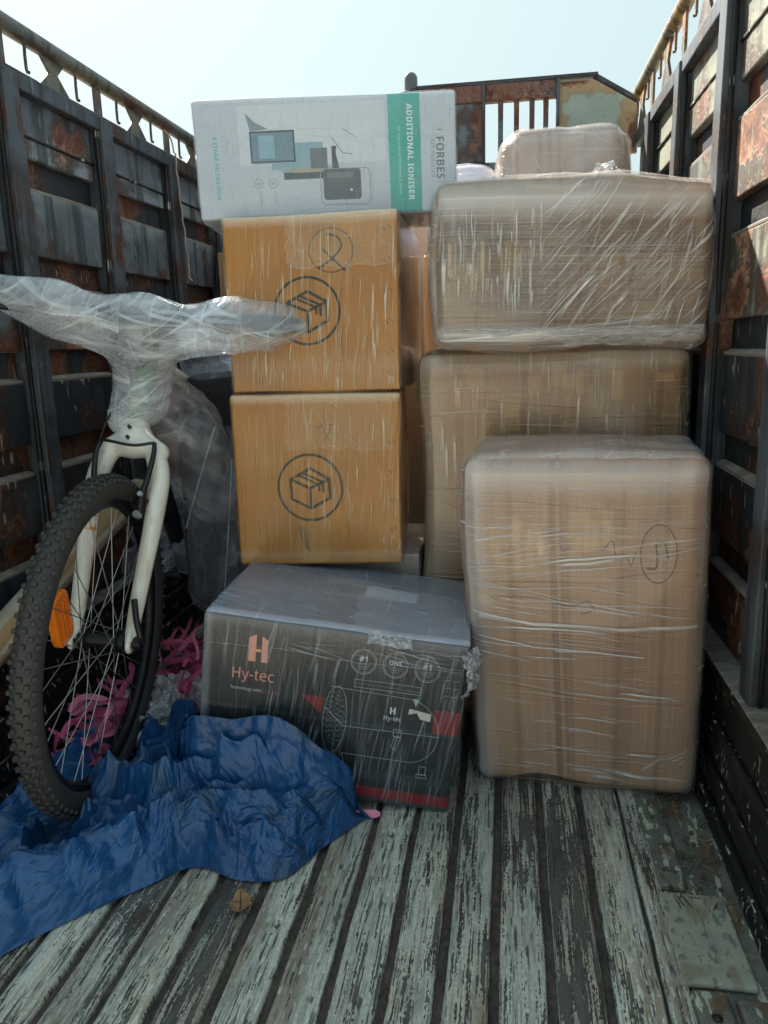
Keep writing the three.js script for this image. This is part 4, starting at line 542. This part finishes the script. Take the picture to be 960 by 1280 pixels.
{
  const fw = makeWheel(bike, 0);
  // orange reflector clipped to the spokes
  const rs = new THREE.Shape(), rw = 0.027, rh = 0.05, rc = 0.020; rs.moveTo(-rw + rc, -rh); rs.lineTo(rw - rc, -rh); rs.quadraticCurveTo(rw, -rh, rw, -rh + rc); rs.lineTo(rw, rh - rc); rs.quadraticCurveTo(rw, rh, rw - rc, rh); rs.lineTo(-rw + rc, rh); rs.quadraticCurveTo(-rw, rh, -rw, rh - rc); rs.lineTo(-rw, -rh + rc); rs.quadraticCurveTo(-rw, -rh, -rw + rc, -rh);
  const rf = new THREE.ExtrudeGeometry(rs, { depth: 0.008, bevelEnabled: true, bevelThickness: 0.005, bevelSize: 0.005, bevelSegments: 3, curveSegments: 8 }); rf.translate(0, 0, -0.004); rf.rotateY(HP); rf.rotateX(0.30); rf.translate(-0.012, 0.105, 0.158);
  part('reflector', rf, MB.orange, fw);
  part('reflector_rib', merge([-0.013, 0, 0.013].map(q => { const g = flat(softBox(0.005, 0.078, 0.006, { r: 0.002, k: 1 })); g.translate(0, -0.039, q); g.rotateX(0.30); g.translate(-0.002, 0.105, 0.158); return g; })), MB.orange, fw);
  makeWheel(bike, -1.05);
  const rake = 0.477, st = (s, x = 0, fwd = 0) => [x, WR + s * Math.cos(rake) + fwd * Math.sin(rake), -s * Math.sin(rake) + fwd * Math.cos(rake)];
  const fork = grp('fork', bike);
  for (const q of [-1, 1]) {
    part('fork_leg', merge([taperTube([st(0.432, q * 0.030), st(0.41, q * 0.050), st(0.365, q * 0.066), st(0.28, q * 0.070), st(0.15, q * 0.065), st(0.03, q * 0.060), st(0.0, q * 0.060)], [0.021, 0.0235, 0.0215, 0.019, 0.0175, 0.016, 0.013], 44, 18), tube([st(0.03, q * 0.060, 0.006), st(-0.006, q * 0.060, 0.014), st(-0.018, q * 0.060, 0.004), st(-0.012, q * 0.060, -0.008)], 0.0065, 16, 8)]), MB.white, fork);
  }
  part('decal_band', rod(st(0.252, -0.0693), st(0.228, -0.0683), 0.0192, 0.0194), MB.tape, fork, 'yellow band on the far leg');
  part('fork_crown', skin([[st(0.475), st(0.435), 0.028, 0.034], [st(0.445, -0.005), st(0.415, -0.058), 0.028, 0.023], [st(0.445, 0.005), st(0.415, 0.058), 0.028, 0.023], [st(0.44, 0, 0.012), st(0.425, 0, 0.012), 0.022, 0.02]], [-0.1, 0.66, -0.3], [0.1, 0.84, -0.1], 56, 0.018), MB.white, fork);
  part('crown_bolt', merge([0.012, -0.012].map(q => rod(st(0.445 + q, 0, 0.03), st(0.445 + q, 0, 0.046), 0.004))), MB.black, fork);
  part('quick_release', merge([rod(st(0, -0.075), st(0, 0.085), 0.006), rod(st(0, 0.068), st(0, 0.084), 0.014), tube([st(0, 0.084), st(0.008, 0.088, 0.022), st(0.04, 0.078, 0.034), st(0.085, 0.064, 0.028)], 0.0068, 18, 8)]), MB.black, fork);
  // rim brake
  const br = grp('front_brake', bike);
  for (const q of [-1, 1]) {
    part('brake_arm', taperTube([st(0.262, q * 0.047, 0.03), st(0.30, q * 0.05, 0.04), st(0.345, q * 0.058, 0.044), st(0.40, q * 0.062, 0.042), st(0.425, q * 0.058, 0.036)], [0.008, 0.0075, 0.0065, 0.006, 0.005], 26, 10), MB.black, br);
    part('brake_pad', merge([moved(flat(softBox(0.010, 0.012, 0.055, { r: 0.003 })), ...st(0.292, q * 0.024, 0.01), -rake, 0, 0), rod(st(0.298, q * 0.026, 0.012), st(0.298, q * 0.058, 0.024), 0.005)]), MB.black, br);
    for (const gb of [rod(st(0.262, q * 0.047, 0.034), st(0.262, q * 0.047, 0.05), 0.008), rod(st(0.305, q * 0.05, 0.044), st(0.305, q * 0.05, 0.056), 0.0055)]) part('brake_bolt', gb, MB.alloy, br);
  }
  part('brake_cable', merge([tube([st(0.425, -0.06, 0.04), st(0.418, -0.03, 0.052), st(0.412, 0.02, 0.052), st(0.424, 0.06, 0.042)], 0.0034, 20, 8), tube([st(0.425, -0.06, 0.04), st(0.47, -0.052, 0.04), st(0.56, -0.02, 0.03), st(0.66, 0.0, 0.02)], 0.0026, 20, 6)]), MB.black, br);
  // frame
  const fr = grp('frame', bike);
  part('head_tube', merge([rod(st(0.485), st(0.66), 0.023), rod(st(0.478), st(0.49), 0.027)]), MB.green, fr);
  part('top_tube', rod(st(0.64), [0, 0.80, -0.80], 0.019), MB.white, fr); part('down_tube', rod(st(0.51), [0, 0.30, -0.62], 0.023), MB.black, fr); part('seat_tube', rod([0, 0.30, -0.62], [0, 0.94, -0.83], 0.017), MB.white, fr);
  for (const q of [-1, 1]) { part('chain_stay', rod([q * 0.02, 0.30, -0.64], [q * 0.062, WR, -1.05], 0.010), MB.white, fr); part('seat_stay', rod([q * 0.016, 0.78, -0.79], [q * 0.062, WR, -1.05], 0.008), MB.white, fr); }
  part('crankset', merge([rod([-0.06, 0.30, -0.62], [0.06, 0.30, -0.62], 0.016), rod([0.055, 0.30, -0.62], [0.062, 0.30, -0.62], 0.08, 0.08, 30), rod([0.066, 0.30, -0.62], [0.066, 0.42, -0.74], 0.009), rod([-0.066, 0.30, -0.62], [-0.066, 0.18, -0.50], 0.009)]), MB.black, bike);
  part('saddle', skin([[[0, 0.965, -0.66], [0, 0.975, -0.80], 0.022, 0.036], [[0, 0.975, -0.80], [0.05, 0.98, -0.90], 0.03, 0.036], [[0, 0.975, -0.80], [-0.05, 0.98, -0.90], 0.03, 0.036]], [-0.14, 0.88, -1.0], [0.14, 1.06, -0.6], 40, 0.03), MB.black, bike);
  // handlebar
  const hb = grp('handlebar', bike);
  part('stem', merge([rod(st(0.66), st(0.72), 0.02), rod(st(0.71), [0.045, 1.0, -0.212], 0.019)]), MB.black, hb);
  part('bar', tube([[-0.36, 1.058, -0.125], [-0.2, 1.036, -0.15], [-0.06, 1.010, -0.195], [0.047, 1.0, -0.21], [0.15, 1.004, -0.222], [0.27, 1.012, -0.25], [0.345, 1.008, -0.274]], 0.0135, 40, 10), MB.black, hb);
  for (const [a, b] of [[[-0.36, 1.058, -0.125], [-0.24, 1.042, -0.142]], [[0.25, 1.010, -0.246], [0.347, 1.008, -0.275]]]) part('grip', rod(a, b, 0.018), MB.black, hb);
  part('brake_lever', taperTube([[0.17, 1.0, -0.225], [0.20, 0.99, -0.20], [0.25, 0.985, -0.19], [0.31, 0.982, -0.21]], [0.010, 0.008, 0.007, 0.006], 18, 8), MB.black, hb);
  part('brake_lever', taperTube([[-0.14, 1.022, -0.165], [-0.18, 1.008, -0.135], [-0.23, 1.01, -0.115], [-0.30, 1.02, -0.105]], [0.010, 0.008, 0.007, 0.006], 18, 8), MB.black, hb);
  part('brake_hose', merge([tube([[0.17, 1.0, -0.21], [0.10, 1.012, -0.185], [0.0, 0.99, -0.18], [-0.04, 0.94, -0.195], [-0.02, 0.9, -0.2]], 0.003, 30, 6), tube([[-0.14, 1.022, -0.15], [-0.06, 1.015, -0.165], [0.03, 0.99, -0.175], [0.05, 0.94, -0.195], [0.02, 0.9, -0.2]], 0.003, 30, 6)]), MB.black, hb);
  // film stretched over bar, stem and head tube
  const wr = (x, y, z) => 0.005 * n3(x * 8, y * 18, z * 18, 61) - 0.004 * Math.abs(n3(x * 12 + y * 10, y * 40, z * 40, 62)) + 0.001;
  const g = skin([[[-0.40, 1.064, -0.12], [-0.14, 1.022, -0.15], 0.036, 0.035], [[-0.14, 1.022, -0.15], [0.05, 0.995, -0.2], 0.035, 0.032], [[0.05, 0.995, -0.2], [0.22, 1.010, -0.235], 0.032, 0.034], [[0.22, 1.010, -0.235], [0.30, 1.010, -0.262], 0.034, 0.032], [[0.30, 1.010, -0.262], [0.350, 1.004, -0.275], 0.028, 0.014], [[0.17, 0.995, -0.225], [0.28, 0.984, -0.21], 0.02, 0.018], [[0.0, 0.925, -0.2], [-0.2, 1.015, -0.155], 0.022, 0.02], [[0.02, 0.925, -0.2], [0.2, 0.99, -0.22], 0.022, 0.02], [[0.02, 0.98, -0.18], st(0.64, 0, 0.0), 0.058, 0.046], [st(0.64), st(0.545), 0.046, 0.048], [st(0.545), st(0.49, -0.03), 0.046, 0.036]], [-0.44, 0.66, -0.42], [0.42, 1.2, 0.0], 116, 0.07, wr);
  planarUV(g, (x, y, z) => [x / 0.45, (y + z * 0.5) / 0.45]);
  part('plastic_wrap', g, film('wound', { color: [0.84, 0.92, 1.0], opacity: 1.05, rough: 0.14, bump: 0.004 }), bike, 'milky film wound round the handlebar and stem');
  // film skirt sagging back from the head tube, and round the saddle
  const A = toBike(-0.775, 0.77, -1.79), B = toBike(-0.75, 0.60, -1.90);
  const g2 = skin([[st(0.62), A, 0.05, 0.075], [st(0.50), B, 0.05, 0.085], [A, B, 0.07, 0.08]], [-0.15, 0.4, -0.65], [0.32, 1.0, -0.1], 76, 0.05, (x, y, z) => 0.008 * n3(x * 16, y * 16, z * 16, 71) + 0.005 * n3(x * 45, y * 30, z * 45, 72));
  planarUV(g2, (x, y, z) => [(x + z) / 0.5, (y + x * 0.7) / 0.5]); part('plastic_wrap', g2, film('crinkle', { color: [0.72, 0.72, 0.76], opacity: 0.26, bump: 0.010, rep: [0.8, 0.8] }), bike);
  const g3 = skin([[[0, 0.96, -0.62], [0, 0.97, -0.85], 0.05, 0.085], [[0, 0.95, -0.8], [0.02, 0.72, -0.72], 0.08, 0.05], [[0.06, 0.9, -0.78], [0.15, 0.80, -0.66], 0.05, 0.03]], [-0.18, 0.6, -1.02], [0.24, 1.1, -0.5], 64, 0.05, (x, y, z) => 0.007 * n3(x * 18, y * 18, z * 18, 81));
  planarUV(g3, (x, y, z) => [(x + z) / 0.4, y / 0.4]); part('plastic_wrap', g3, film('crinkle', { color: [0.62, 0.76, 0.95], opacity: 0.95, bump: 0.009 }), bike, 'bluish film bag over the saddle');
}

// dark mesh bundle behind the bicycle
{
  const t = thing('mesh_bundle', 'dark mesh bundle in clear film standing between bicycle and brown cartons', 'bundle', [-0.745, 0, -2.0]);
  const mesh = std({ map: dataTex(256, 256, (u, v) => { const a = (Math.sin(u * 6.283 * 42) > 0.1 && Math.sin(v * 6.283 * 42) > 0.1) ? 1 : 0, b = fbm2(u * 5, v * 5, 501, 5, 5, 4); return mix3([14, 15, 20], [44, 42, 54], a * 0.7 * b + 0.25 * b); }), roughness: 0.8 });
  part('mesh_cover', flat(softBox(0.20, 0.62, 0.26, { r: 0.05, k: 6, n: 20, amp: 0.014, freq: 7, seed: 33, uv: [0.25, 0.25] })).translate(0.0, 0.27, 0), mesh, t);
  part('base_frame', merge([rod([-0.06, 0.0, 0.02], [-0.05, 0.3, 0.0], 0.014), rod([0.06, 0.0, 0.02], [0.05, 0.3, 0.0], 0.014), rod([-0.06, 0.0, -0.08], [-0.05, 0.3, -0.08], 0.014), rod([0.06, 0.0, -0.08], [0.05, 0.3, -0.08], 0.014)]), MB.black, t);
  const fl = flat(softBox(0.215, 0.66, 0.28, { r: 0.06, k: 6, n: 28, amp: 0.014, freq: 7, amp2: 0.008, freq2: 18, seed: 33, uv: [0.5, 0.5], deform: (x, y, z) => { const s = y > 0.45 ? 1 - (y - 0.45) * 0.9 : 1; return [x * s, y, z * s]; } })).translate(0, 0.26, 0);
  part('plastic_wrap', fl, film('crinkle', { color: [0.58, 0.62, 0.76], opacity: 0.22, bump: 0.009, rep: [1, 1] }), t);
  part('film_crease', merge([tube([[0.02, 0.76, 0.155], [-0.03, 0.62, 0.165], [-0.075, 0.5, 0.16]], 0.0022, 14, 5), tube([[0.06, 0.68, 0.158], [0.04, 0.5, 0.162], [0.015, 0.33, 0.157]], 0.0018, 14, 5), tube([[0.1, 0.7, 0.14], [0.092, 0.5, 0.146], [0.075, 0.32, 0.142]], 0.0016, 14, 5)]), film('gather', { color: [0.8, 0.82, 0.9], opacity: 1 }), t);
}
// pale wooden pole leaning behind the front wheel
{
  const t = thing('wooden_pole', 'pale wooden pole leaning low behind the bicycle wheel by the left wall', 'pole', [0, 0, 0]);
  const m = std({ map: dataTex(256, 512, (u, v) => { const a = fbm2(u * 30, v * 4, 511, 30, 4, 4), k = sstep(0.62, 0.72, n2(u * 4, v * 10, 513, 4, 10)); return mix3(mix3([150, 138, 120], [206, 196, 178], a), [150, 116, 70], k * 0.7); }), roughness: 0.75, bumpMap: MT.dust.map, bumpScale: 0.003 });
  part('pole_shaft', taperTube([[-1.09, 0.036, -0.66], [-1.075, 0.175, -0.97], [-1.055, 0.37, -1.40], [-1.035, 0.475, -1.68], [-1.0, 0.575, -1.95]], [0.032, 0.034, 0.036, 0.037, 0.036], 40, 16), m, t);
  part('pole_end', new THREE.SphereGeometry(0.036, 16, 12).translate(-1.0, 0.575, -1.95), m, t);
}

// ------------------------------------------------------------------ blue tarpaulin, draped by a small cloth simulation
{
  const NS = 210, NT = 150, n = NS * NT;
  const poly = (pts, t) => { const c = new THREE.CatmullRomCurve3(pts.map(p => V(...p)), false, 'centripetal'); return c.getPoint(t); };
  const front = [[-1.06, 0, -0.64], [-0.90, 0, -0.82], [-0.76, 0, -1.01], [-0.645, 0, -1.135], [-0.575, 0, -1.20], [-0.475, 0, -1.175], [-0.40, 0, -1.19], [-0.345, 0, -1.29], [-0.275, 0, -1.40]];
  const back = [[-1.06, 0, -1.62], [-0.98, 0, -1.66], [-0.88, 0.01, -1.70], [-0.79, 0.02, -1.66], [-0.71, 0.08, -1.60], [-0.68, 0.14, -1.48], [-0.655, 0.17, -1.41], [-0.635, 0.215, -1.388], [-0.54, 0.215, -1.388], [-0.45, 0.225, -1.388], [-0.38, 0.185, -1.388], [-0.315, 0.12, -1.388], [-0.295, 0.03, -1.41], [-0.27, 0.0, -1.412]];
  const P = new Float32Array(n * 3);
  // folds: [polyline on the floor, height, half width on the far side, on the near side]
  const folds = [
    [[[-1.04, -0.80], [-0.86, -0.99], [-0.72, -1.15], [-0.615, -1.235], [-0.56, -1.25]], 0.085, 0.10, 0.055], [[[-1.04, -0.74], [-0.88, -0.90], [-0.74, -1.05], [-0.64, -1.15]], 0.030, 0.03, 0.03],
    [[[-0.615, -1.225], [-0.52, -1.255], [-0.43, -1.275], [-0.36, -1.33]], 0.105, 0.05, 0.07], [[[-0.60, -1.19], [-0.50, -1.195], [-0.41, -1.215]], 0.055, 0.04, 0.03], [[[-0.56, -1.25], [-0.50, -1.33], [-0.40, -1.37]], 0.10, 0.05, 0.05],
    [[[-0.80, -1.32], [-0.68, -1.325], [-0.58, -1.36]], 0.13, 0.10, 0.06], [[[-0.58, -1.36], [-0.47, -1.345], [-0.36, -1.375]], 0.165, 0.05, 0.055], [[[-0.40, -1.30], [-0.345, -1.36]], 0.10, 0.035, 0.035], [[[-0.93, -1.15], [-0.80, -1.24], [-0.70, -1.30]], 0.075, 0.06, 0.05],
    [[[-0.76, -1.58], [-0.72, -1.50], [-0.70, -1.40]], 0.11, 0.06, 0.06], [[[-0.86, -1.64], [-0.82, -1.50]], 0.07, 0.05, 0.05], [[[-1.05, -1.10], [-0.99, -1.35], [-0.97, -1.55]], 0.07, 0.06, 0.05], [[[-1.02, -0.95], [-0.95, -1.08]], 0.05, 0.05, 0.05]];
  const fr = rngOf(44);
  for (let i = 0; i < 210; i++) { const x = -1.06 + 0.74 * fr(), z = -0.8 - 0.86 * fr(), a = 0.75 + (fr() - 0.5) * 2.4, l = 0.05 + 0.15 * fr(), h = 0.008 + 0.026 * fr() * fr(); folds.push([[[x - Math.cos(a) * l, z + Math.sin(a) * l], [x + 0.02 * (fr() - 0.5), z + 0.02 * (fr() - 0.5)], [x + Math.cos(a) * l, z - Math.sin(a) * l]], h, h * (0.9 + 1.2 * fr()), h * (0.8 + 0.8 * fr()), 1]); }
  const seg = (x, z, a, b) => { const bx = b[0] - a[0], bz = b[1] - a[1], t = ((x - a[0]) * bx + (z - a[1]) * bz) / (bx * bx + bz * bz), c = clamp(t, 0, 1), dx = x - a[0] - bx * c, dz = z - a[1] - bz * c; return [Math.hypot(dx, dz), bx * dz - bz * dx, Math.max(0, t - 1, -t)]; };
  const crease = (x, z, q) => Math.abs(n3(x * 13 + z * 5, z * 19 - x * 7, q, 95));
  const tri = (x, z, sd) => { const k = (x + z) * 0.3660254, xs = x + k, zs = z + k, i = Math.floor(xs), j = Math.floor(zs), fx = xs - i, fz = zs - j, h = (a, b) => hash3(i + a, j + b, 0, sd); return fx > fz ? h(0, 0) * (1 - fx) + h(1, 0) * (fx - fz) + h(1, 1) * fz : h(0, 0) * (1 - fz) + h(0, 1) * (fz - fx) + h(1, 1) * fx; };
  const facets = (x, z) => { const wx = x + 0.035 * n3(x * 11, z * 11, 2, 96), wz = z + 0.035 * n3(x * 11, z * 11, 6, 99); return 0.026 * tri(wx * 9 + wz * 3, wz * 12 - wx * 4, 301) + 0.024 * tri(wx * 22 - wz * 5, wz * 22 + wx * 9, 302) + 0.012 * tri(wx * 50, wz * 50, 303); };
  const wc = V(0, WR, 0), lp = V();
  for (let j = 0; j < NT; j++) for (let i = 0; i < NS; i++) {
    const s = i / (NS - 1), t = j / (NT - 1), a = poly(front, s), b = poly(back, s), p = a.clone().lerp(b, t), o = (j * NS + i) * 3;
    const vert = sstep(0.80, 0.86, t) * sstep(0.42, 0.52, s), up = Math.max(0, (t - 0.82) / 0.18) * b.y;
    if (vert > 0) { p.x = lerp(p.x, b.x, vert * 0.6); p.z = lerp(p.z, b.z + 0.02 * (1 - t) / 0.18, vert * 0.8); }
    const qx = p.x + 0.02 * n3(p.x * 9, p.z * 9, 3, 93), qz = p.z + 0.02 * n3(p.x * 9, p.z * 9, 7, 94);
    let h = 0, small = 0;
    for (const [pts, H, w0, w1, tiny] of folds) { let best = 9, side = 0; for (let k = 0; k < pts.length - 1; k++) { const [d, c] = seg(qx, qz, pts[k], pts[k + 1]); if (d < best) { best = d; side = c; } } const w = side > 0 ? w1 : w0, e = H * Math.max(0, 1 - best / w); if (tiny) small = Math.max(small, e); else h = Math.max(h, e); }
    h = h * 0.85 + small * 1.0 + facets(qx, qz) - 0.012;
    const edge = Math.min(1, t * 14, s * 16, (1 - s) * 12, (1 - t) * 10 + 0.25);
    p.y = up + edge * h * (1 - 0.85 * vert) + 0.004; p.z += vert * h * 0.25 + 0.012 * n3(p.x * 22, p.z * 22, 11, 97) * edge * (1 - vert); p.x += 0.012 * n3(p.x * 22, p.z * 22, 15, 98) * edge;
    if (p.x > -0.67 && p.x < -0.10 && p.z < -1.388) p.z = -1.388 + 0.003 * crease(p.x * 2, p.y * 2, 3);
    if (p.x < -1.07) p.x = -1.07;
    lp.copy(p).sub(bikeC); const lx = lp.dot(bAx), ly = lp.dot(bUp) - WR, lz = lp.dot(bF), rr = Math.hypot(ly, lz), dr = rr - (WR - 0.026), dd = Math.hypot(dr, lx);
    if (dd < 0.045) p.y = Math.max(0.004, p.y - (0.045 - dd) * 1.6);
    if (rr > WR - 0.02 && Math.abs(lx) < 0.05 && rr < WR + 0.05) p.y = 0.004;
    P[o] = p.x; P[o + 1] = Math.max(0.004, p.y); P[o + 2] = p.z;
  }
  const g = new THREE.BufferGeometry(), uv = new Float32Array(n * 2), idx = [];
  for (let j = 0; j < NT; j++) for (let i = 0; i < NS; i++) { uv[(j * NS + i) * 2] = i / NS * 1.6; uv[(j * NS + i) * 2 + 1] = j / NT * 1.0; if (i < NS - 1 && j < NT - 1) { const a = j * NS + i; idx.push(a, a + 1, a + NS + 1, a, a + NS + 1, a + NS); } }
  g.setAttribute('position', new THREE.BufferAttribute(P, 3)); g.setAttribute('uv', new THREE.BufferAttribute(uv, 2)); g.setIndex(idx); g.computeVertexNormals();
  const tex = dataTex(512, 512, (u, v) => { const a = fbm2(u * 5, v * 5, 601, 5, 5, 5), b = n2(u * 140, v * 140, 603, 140, 140), d = sstep(0.56, 0.74, fbm2(u * 9, v * 9, 607, 9, 9, 4)); let c = mix3([20, 66, 114], [34, 90, 144], a); c = mix3(c, [70, 76, 80], d * 0.38); return c.map(x => x * (0.92 + 0.16 * b)); });
  const f1 = (u, v, c, sd) => { const x = u * c, y = v * c, i = Math.floor(x), j = Math.floor(y); let m = 9; for (let a = -1; a <= 1; a++) for (let b = -1; b <= 1; b++) { const I = ((i + a) % c + c) % c, J = ((j + b) % c + c) % c, dx = i + a + hash3(I, J, 1, sd) - x, dy = j + b + hash3(I, J, 2, sd) - y; m = Math.min(m, Math.hypot(dx, dy) + 0.5 * hash3(I, J, 3, sd)); } return m; };
  const tb = dataTex(1024, 1024, (u, v) => { const wu = u + 0.02 * (n2(u * 8, v * 8, 631, 8, 8) - 0.5), wv = v + 0.02 * (n2(u * 8, v * 8, 633, 8, 8) - 0.5); const x = 255 * (0.55 * (1 - f1(wu, wv, 9, 641) * 0.8) + 0.28 * (1 - f1(wu, wv, 21, 643) * 0.8) + 0.10 * (1 - f1(wu, wv, 48, 645) * 0.8)); return [x, x, x]; }, false);
  const t = thing('tarpaulin', 'crumpled dusty blue tarpaulin spread under the bicycle wheel and black carton', 'tarpaulin');
  part('tarpaulin_sheet', toCreasedNormals(g, 0.42), phy({ map: tex, bumpMap: tb, bumpScale: 0.026, roughness: 0.34, side: THREE.DoubleSide, clearcoat: 0.15, clearcoatRoughness: 0.4 }), t);
}
// ------------------------------------------------------------------ pink twine, clear film scraps, leaf, string, litter
{
  const pink = [phy({ color: lin(0.74, 0.14, 0.28), roughness: 0.5, side: THREE.DoubleSide, transmission: 0.25, thickness: 0 }), phy({ color: lin(0.82, 0.24, 0.38), roughness: 0.45, side: THREE.DoubleSide }), phy({ color: lin(0.56, 0.09, 0.2), roughness: 0.5, side: THREE.DoubleSide })];
  const strip = (pts, w, seed) => {
    const c = new THREE.CatmullRomCurve3(pts.map(p => V(...p))), N = 30, pos = [], idx = [], R = rngOf(seed); let tw = R() * 6; const dt = (R() - 0.5) * 0.25;
    for (let i = 0; i <= N; i++) { const p = c.getPoint(i / N), T = c.getTangent(i / N), s = V(Math.cos(tw), Math.sin(tw) * 0.7, Math.sin(tw)).cross(T).normalize(); tw += dt; const k = w * (i < 2 || i > N - 2 ? 0.6 : 1), nn = s.clone().cross(T).multiplyScalar(w * 0.28); pos.push(p.x - s.x * k, Math.max(0.003, p.y - s.y * k), p.z - s.z * k, p.x + nn.x, Math.max(0.004, p.y + nn.y), p.z + nn.z, p.x + s.x * k, Math.max(0.003, p.y + s.y * k), p.z + s.z * k); if (i < N) for (const q of [0, 1]) { const a = i * 3 + q; idx.push(a, a + 1, a + 4, a, a + 4, a + 3); } }
    const g = new THREE.BufferGeometry(); g.setAttribute('position', new THREE.Float32BufferAttribute(pos, 3)); g.setIndex(idx); g.computeVertexNormals(); return g;
  };
  const heap = (label, cx, cz, rx, rz, hy, count, seed, xlo = -9, xhi = 9) => {
    const t = thing('twine_heap', label, 'twine', [0, 0, 0]), R = rngOf(seed);
    for (let i = 0; i < count; i++) { const pts = []; let a = R() * 6.28, x = cx + (R() - 0.5) * rx, z = cz + (R() - 0.5) * rz, y = 0.015 + hy * R() * 0.7; for (let k = 0; k < 5; k++) { x = clamp(x, z > -1.80 ? xlo : Math.min(xlo, -0.93), xhi); pts.push([x, y, z]); a += (R() - 0.5) * 1.7; x += Math.cos(a) * 0.045; z += Math.sin(a) * 0.045; y = clamp(y + (R() - 0.5) * 0.07, 0.01, hy); if (Math.abs(x - cx) > rx * 0.75) a += 2.2; if (Math.abs(z - cz) > rz * 0.75) a += 2.2; } part('twine_strand', strip(pts, 0.0042 + 0.0045 * R(), seed + i), pink[i % 3], t); }
    return t;
  };
  heap('tangle of flat pink plastic twine in front of the dark mesh bundle', -0.81, -1.82, 0.28, 0.22, 0.22, 110, 701, -0.785);
  heap('tangle of flat pink plastic twine seen through the spokes of the wheel', -0.885, -1.62, 0.20, 0.2, 0.15, 60, 801, -9, -0.90);
  single('pink_strip', 'short pink plastic strip peeking from under the tarpaulin at the black carton corner', 'twine', strip([[-0.40, 0.03, -1.33], [-0.34, 0.022, -1.36], [-0.29, 0.012, -1.39], [-0.255, 0.008, -1.40]], 0.008, 5), pink[1]);
  const clear = film('crinkle', { color: [0.8, 0.82, 0.84], opacity: 0.7, bump: 0.006 });
  const s1 = crumple(0.18, 0.16, 40, 40, 0.025, 41, 0.8); s1.rotateX(-1.25); s1.translate(-0.77, 0.09, -1.68); single('plastic_scrap', 'crumpled clear film scrap lying among pink twine right of the fork', 'plastic sheet', s1, clear);
  const s2 = crumple(0.2, 0.2, 40, 40, 0.03, 43, 0.8); s2.rotateX(-1.2); s2.translate(-0.87, 0.06, -1.66); single('plastic_scrap', 'crumpled clear film scrap seen through the lower spokes of the wheel', 'plastic sheet', s2, clear);
  const s3 = crumple(0.2, 0.26, 40, 40, 0.03, 47, 0.8); s3.rotateX(-0.3); s3.translate(-0.95, 0.47, -1.98); single('plastic_scrap', 'bluish crumpled film sheet hanging beside the pole end behind the wheel', 'plastic sheet', s3, film('gather', { color: [0.55, 0.6, 0.78], opacity: 0.9 }));
  // leaf
  const lf = new THREE.PlaneGeometry(0.05, 0.075, 10, 14).scale(0.8, 0.8, 1), p = lf.attributes.position;
  for (let i = 0; i < p.count; i++) { const v = clamp(p.getY(i) / 0.030, -1, 1), x = p.getX(i), wv = Math.sqrt(Math.max(0, 1 - v * v)) * (1 - 0.25 * v) * (0.85 + 0.2 * n3(v * 6, x > 0 ? 1 : 3, 0, 9)); p.setXYZ(i, x * wv, p.getY(i), 0.008 * Math.abs(x) / 0.025 * wv + 0.008 * v * v + 0.004 * n3(x * 60, v * 3, 1, 8)); }
  lf.computeVertexNormals(); lf.rotateX(-HP); lf.rotateY(0.3); lf.translate(-0.455, 0.006, -1.115);
  single('dry_leaf', 'curled dry brown leaf on the floor slats just below the tarpaulin', 'leaf', lf, std({ map: dataTex(64, 64, (u, v) => { const a = fbm2(u * 6, v * 6, 621, 6, 6, 3), k = Math.abs(u - 0.5) < 0.04 ? 1 : 0; return mix3(mix3([168, 140, 100], [124, 94, 62], a), [74, 52, 32], k); }), roughness: 0.8, side: THREE.DoubleSide }));
  // string on the left wall
  const R = rngOf(31), sp = []; for (let i = 0; i < 16; i++) sp.push([-1.092 + 0.004 * R(), 1.585 - i * 0.0262, -2.60 - 0.05 * (i / 15) + (R() - 0.5) * 0.008]);
  single('string', 'thin frayed string hanging from the top edge of the left wall', 'string', merge([tube(sp, 0.0028, 60, 5), tube([[-1.092, 1.585, -2.6], [-1.10, 1.63, -2.60], [-1.118, 1.66, -2.585]], 0.0028, 14, 5), tube([[-1.094, 1.21, -2.65], [-1.09, 1.19, -2.648], [-1.085, 1.185, -2.655]], 0.0045, 8, 5)]), std({ color: lin(0.36, 0.28, 0.22), roughness: 0.9 }));
  // litter by the right sill
  const bits = [], Q = rngOf(57);
  for (let i = 0; i < 90; i++) { const x = 0.285 + 0.115 * Q(), z = -1.18 - 0.40 * Q() + (i < 30 ? 0.02 : 0), l = 0.006 + 0.012 * Q(), a = Q() * 6.28, y = 0.004 + 0.006 * Q(); if (i % 3) bits.push(rod([x - Math.cos(a) * l, y, z - Math.sin(a) * l], [x + Math.cos(a) * l, y + 0.004 * Q(), z + Math.sin(a) * l], 0.0009 + 0.0006 * Q(), 0.0006, 5)); else bits.push(moved(new THREE.DodecahedronGeometry(0.002 + 0.004 * Q(), 0).scale(1, 0.5, 1), x, y, z, Q(), Q(), Q())); }
  const lit = single('floor_litter', 'scattered twigs and dirt crumbs on the floor along the right sill', 'litter', merge(bits), std({ color: lin(0.085, 0.05, 0.03), roughness: 0.95 })); lit.userData.kind = 'stuff'; delete lit.userData.category;
}

shade(scene);
renderer.render(scene, camera);
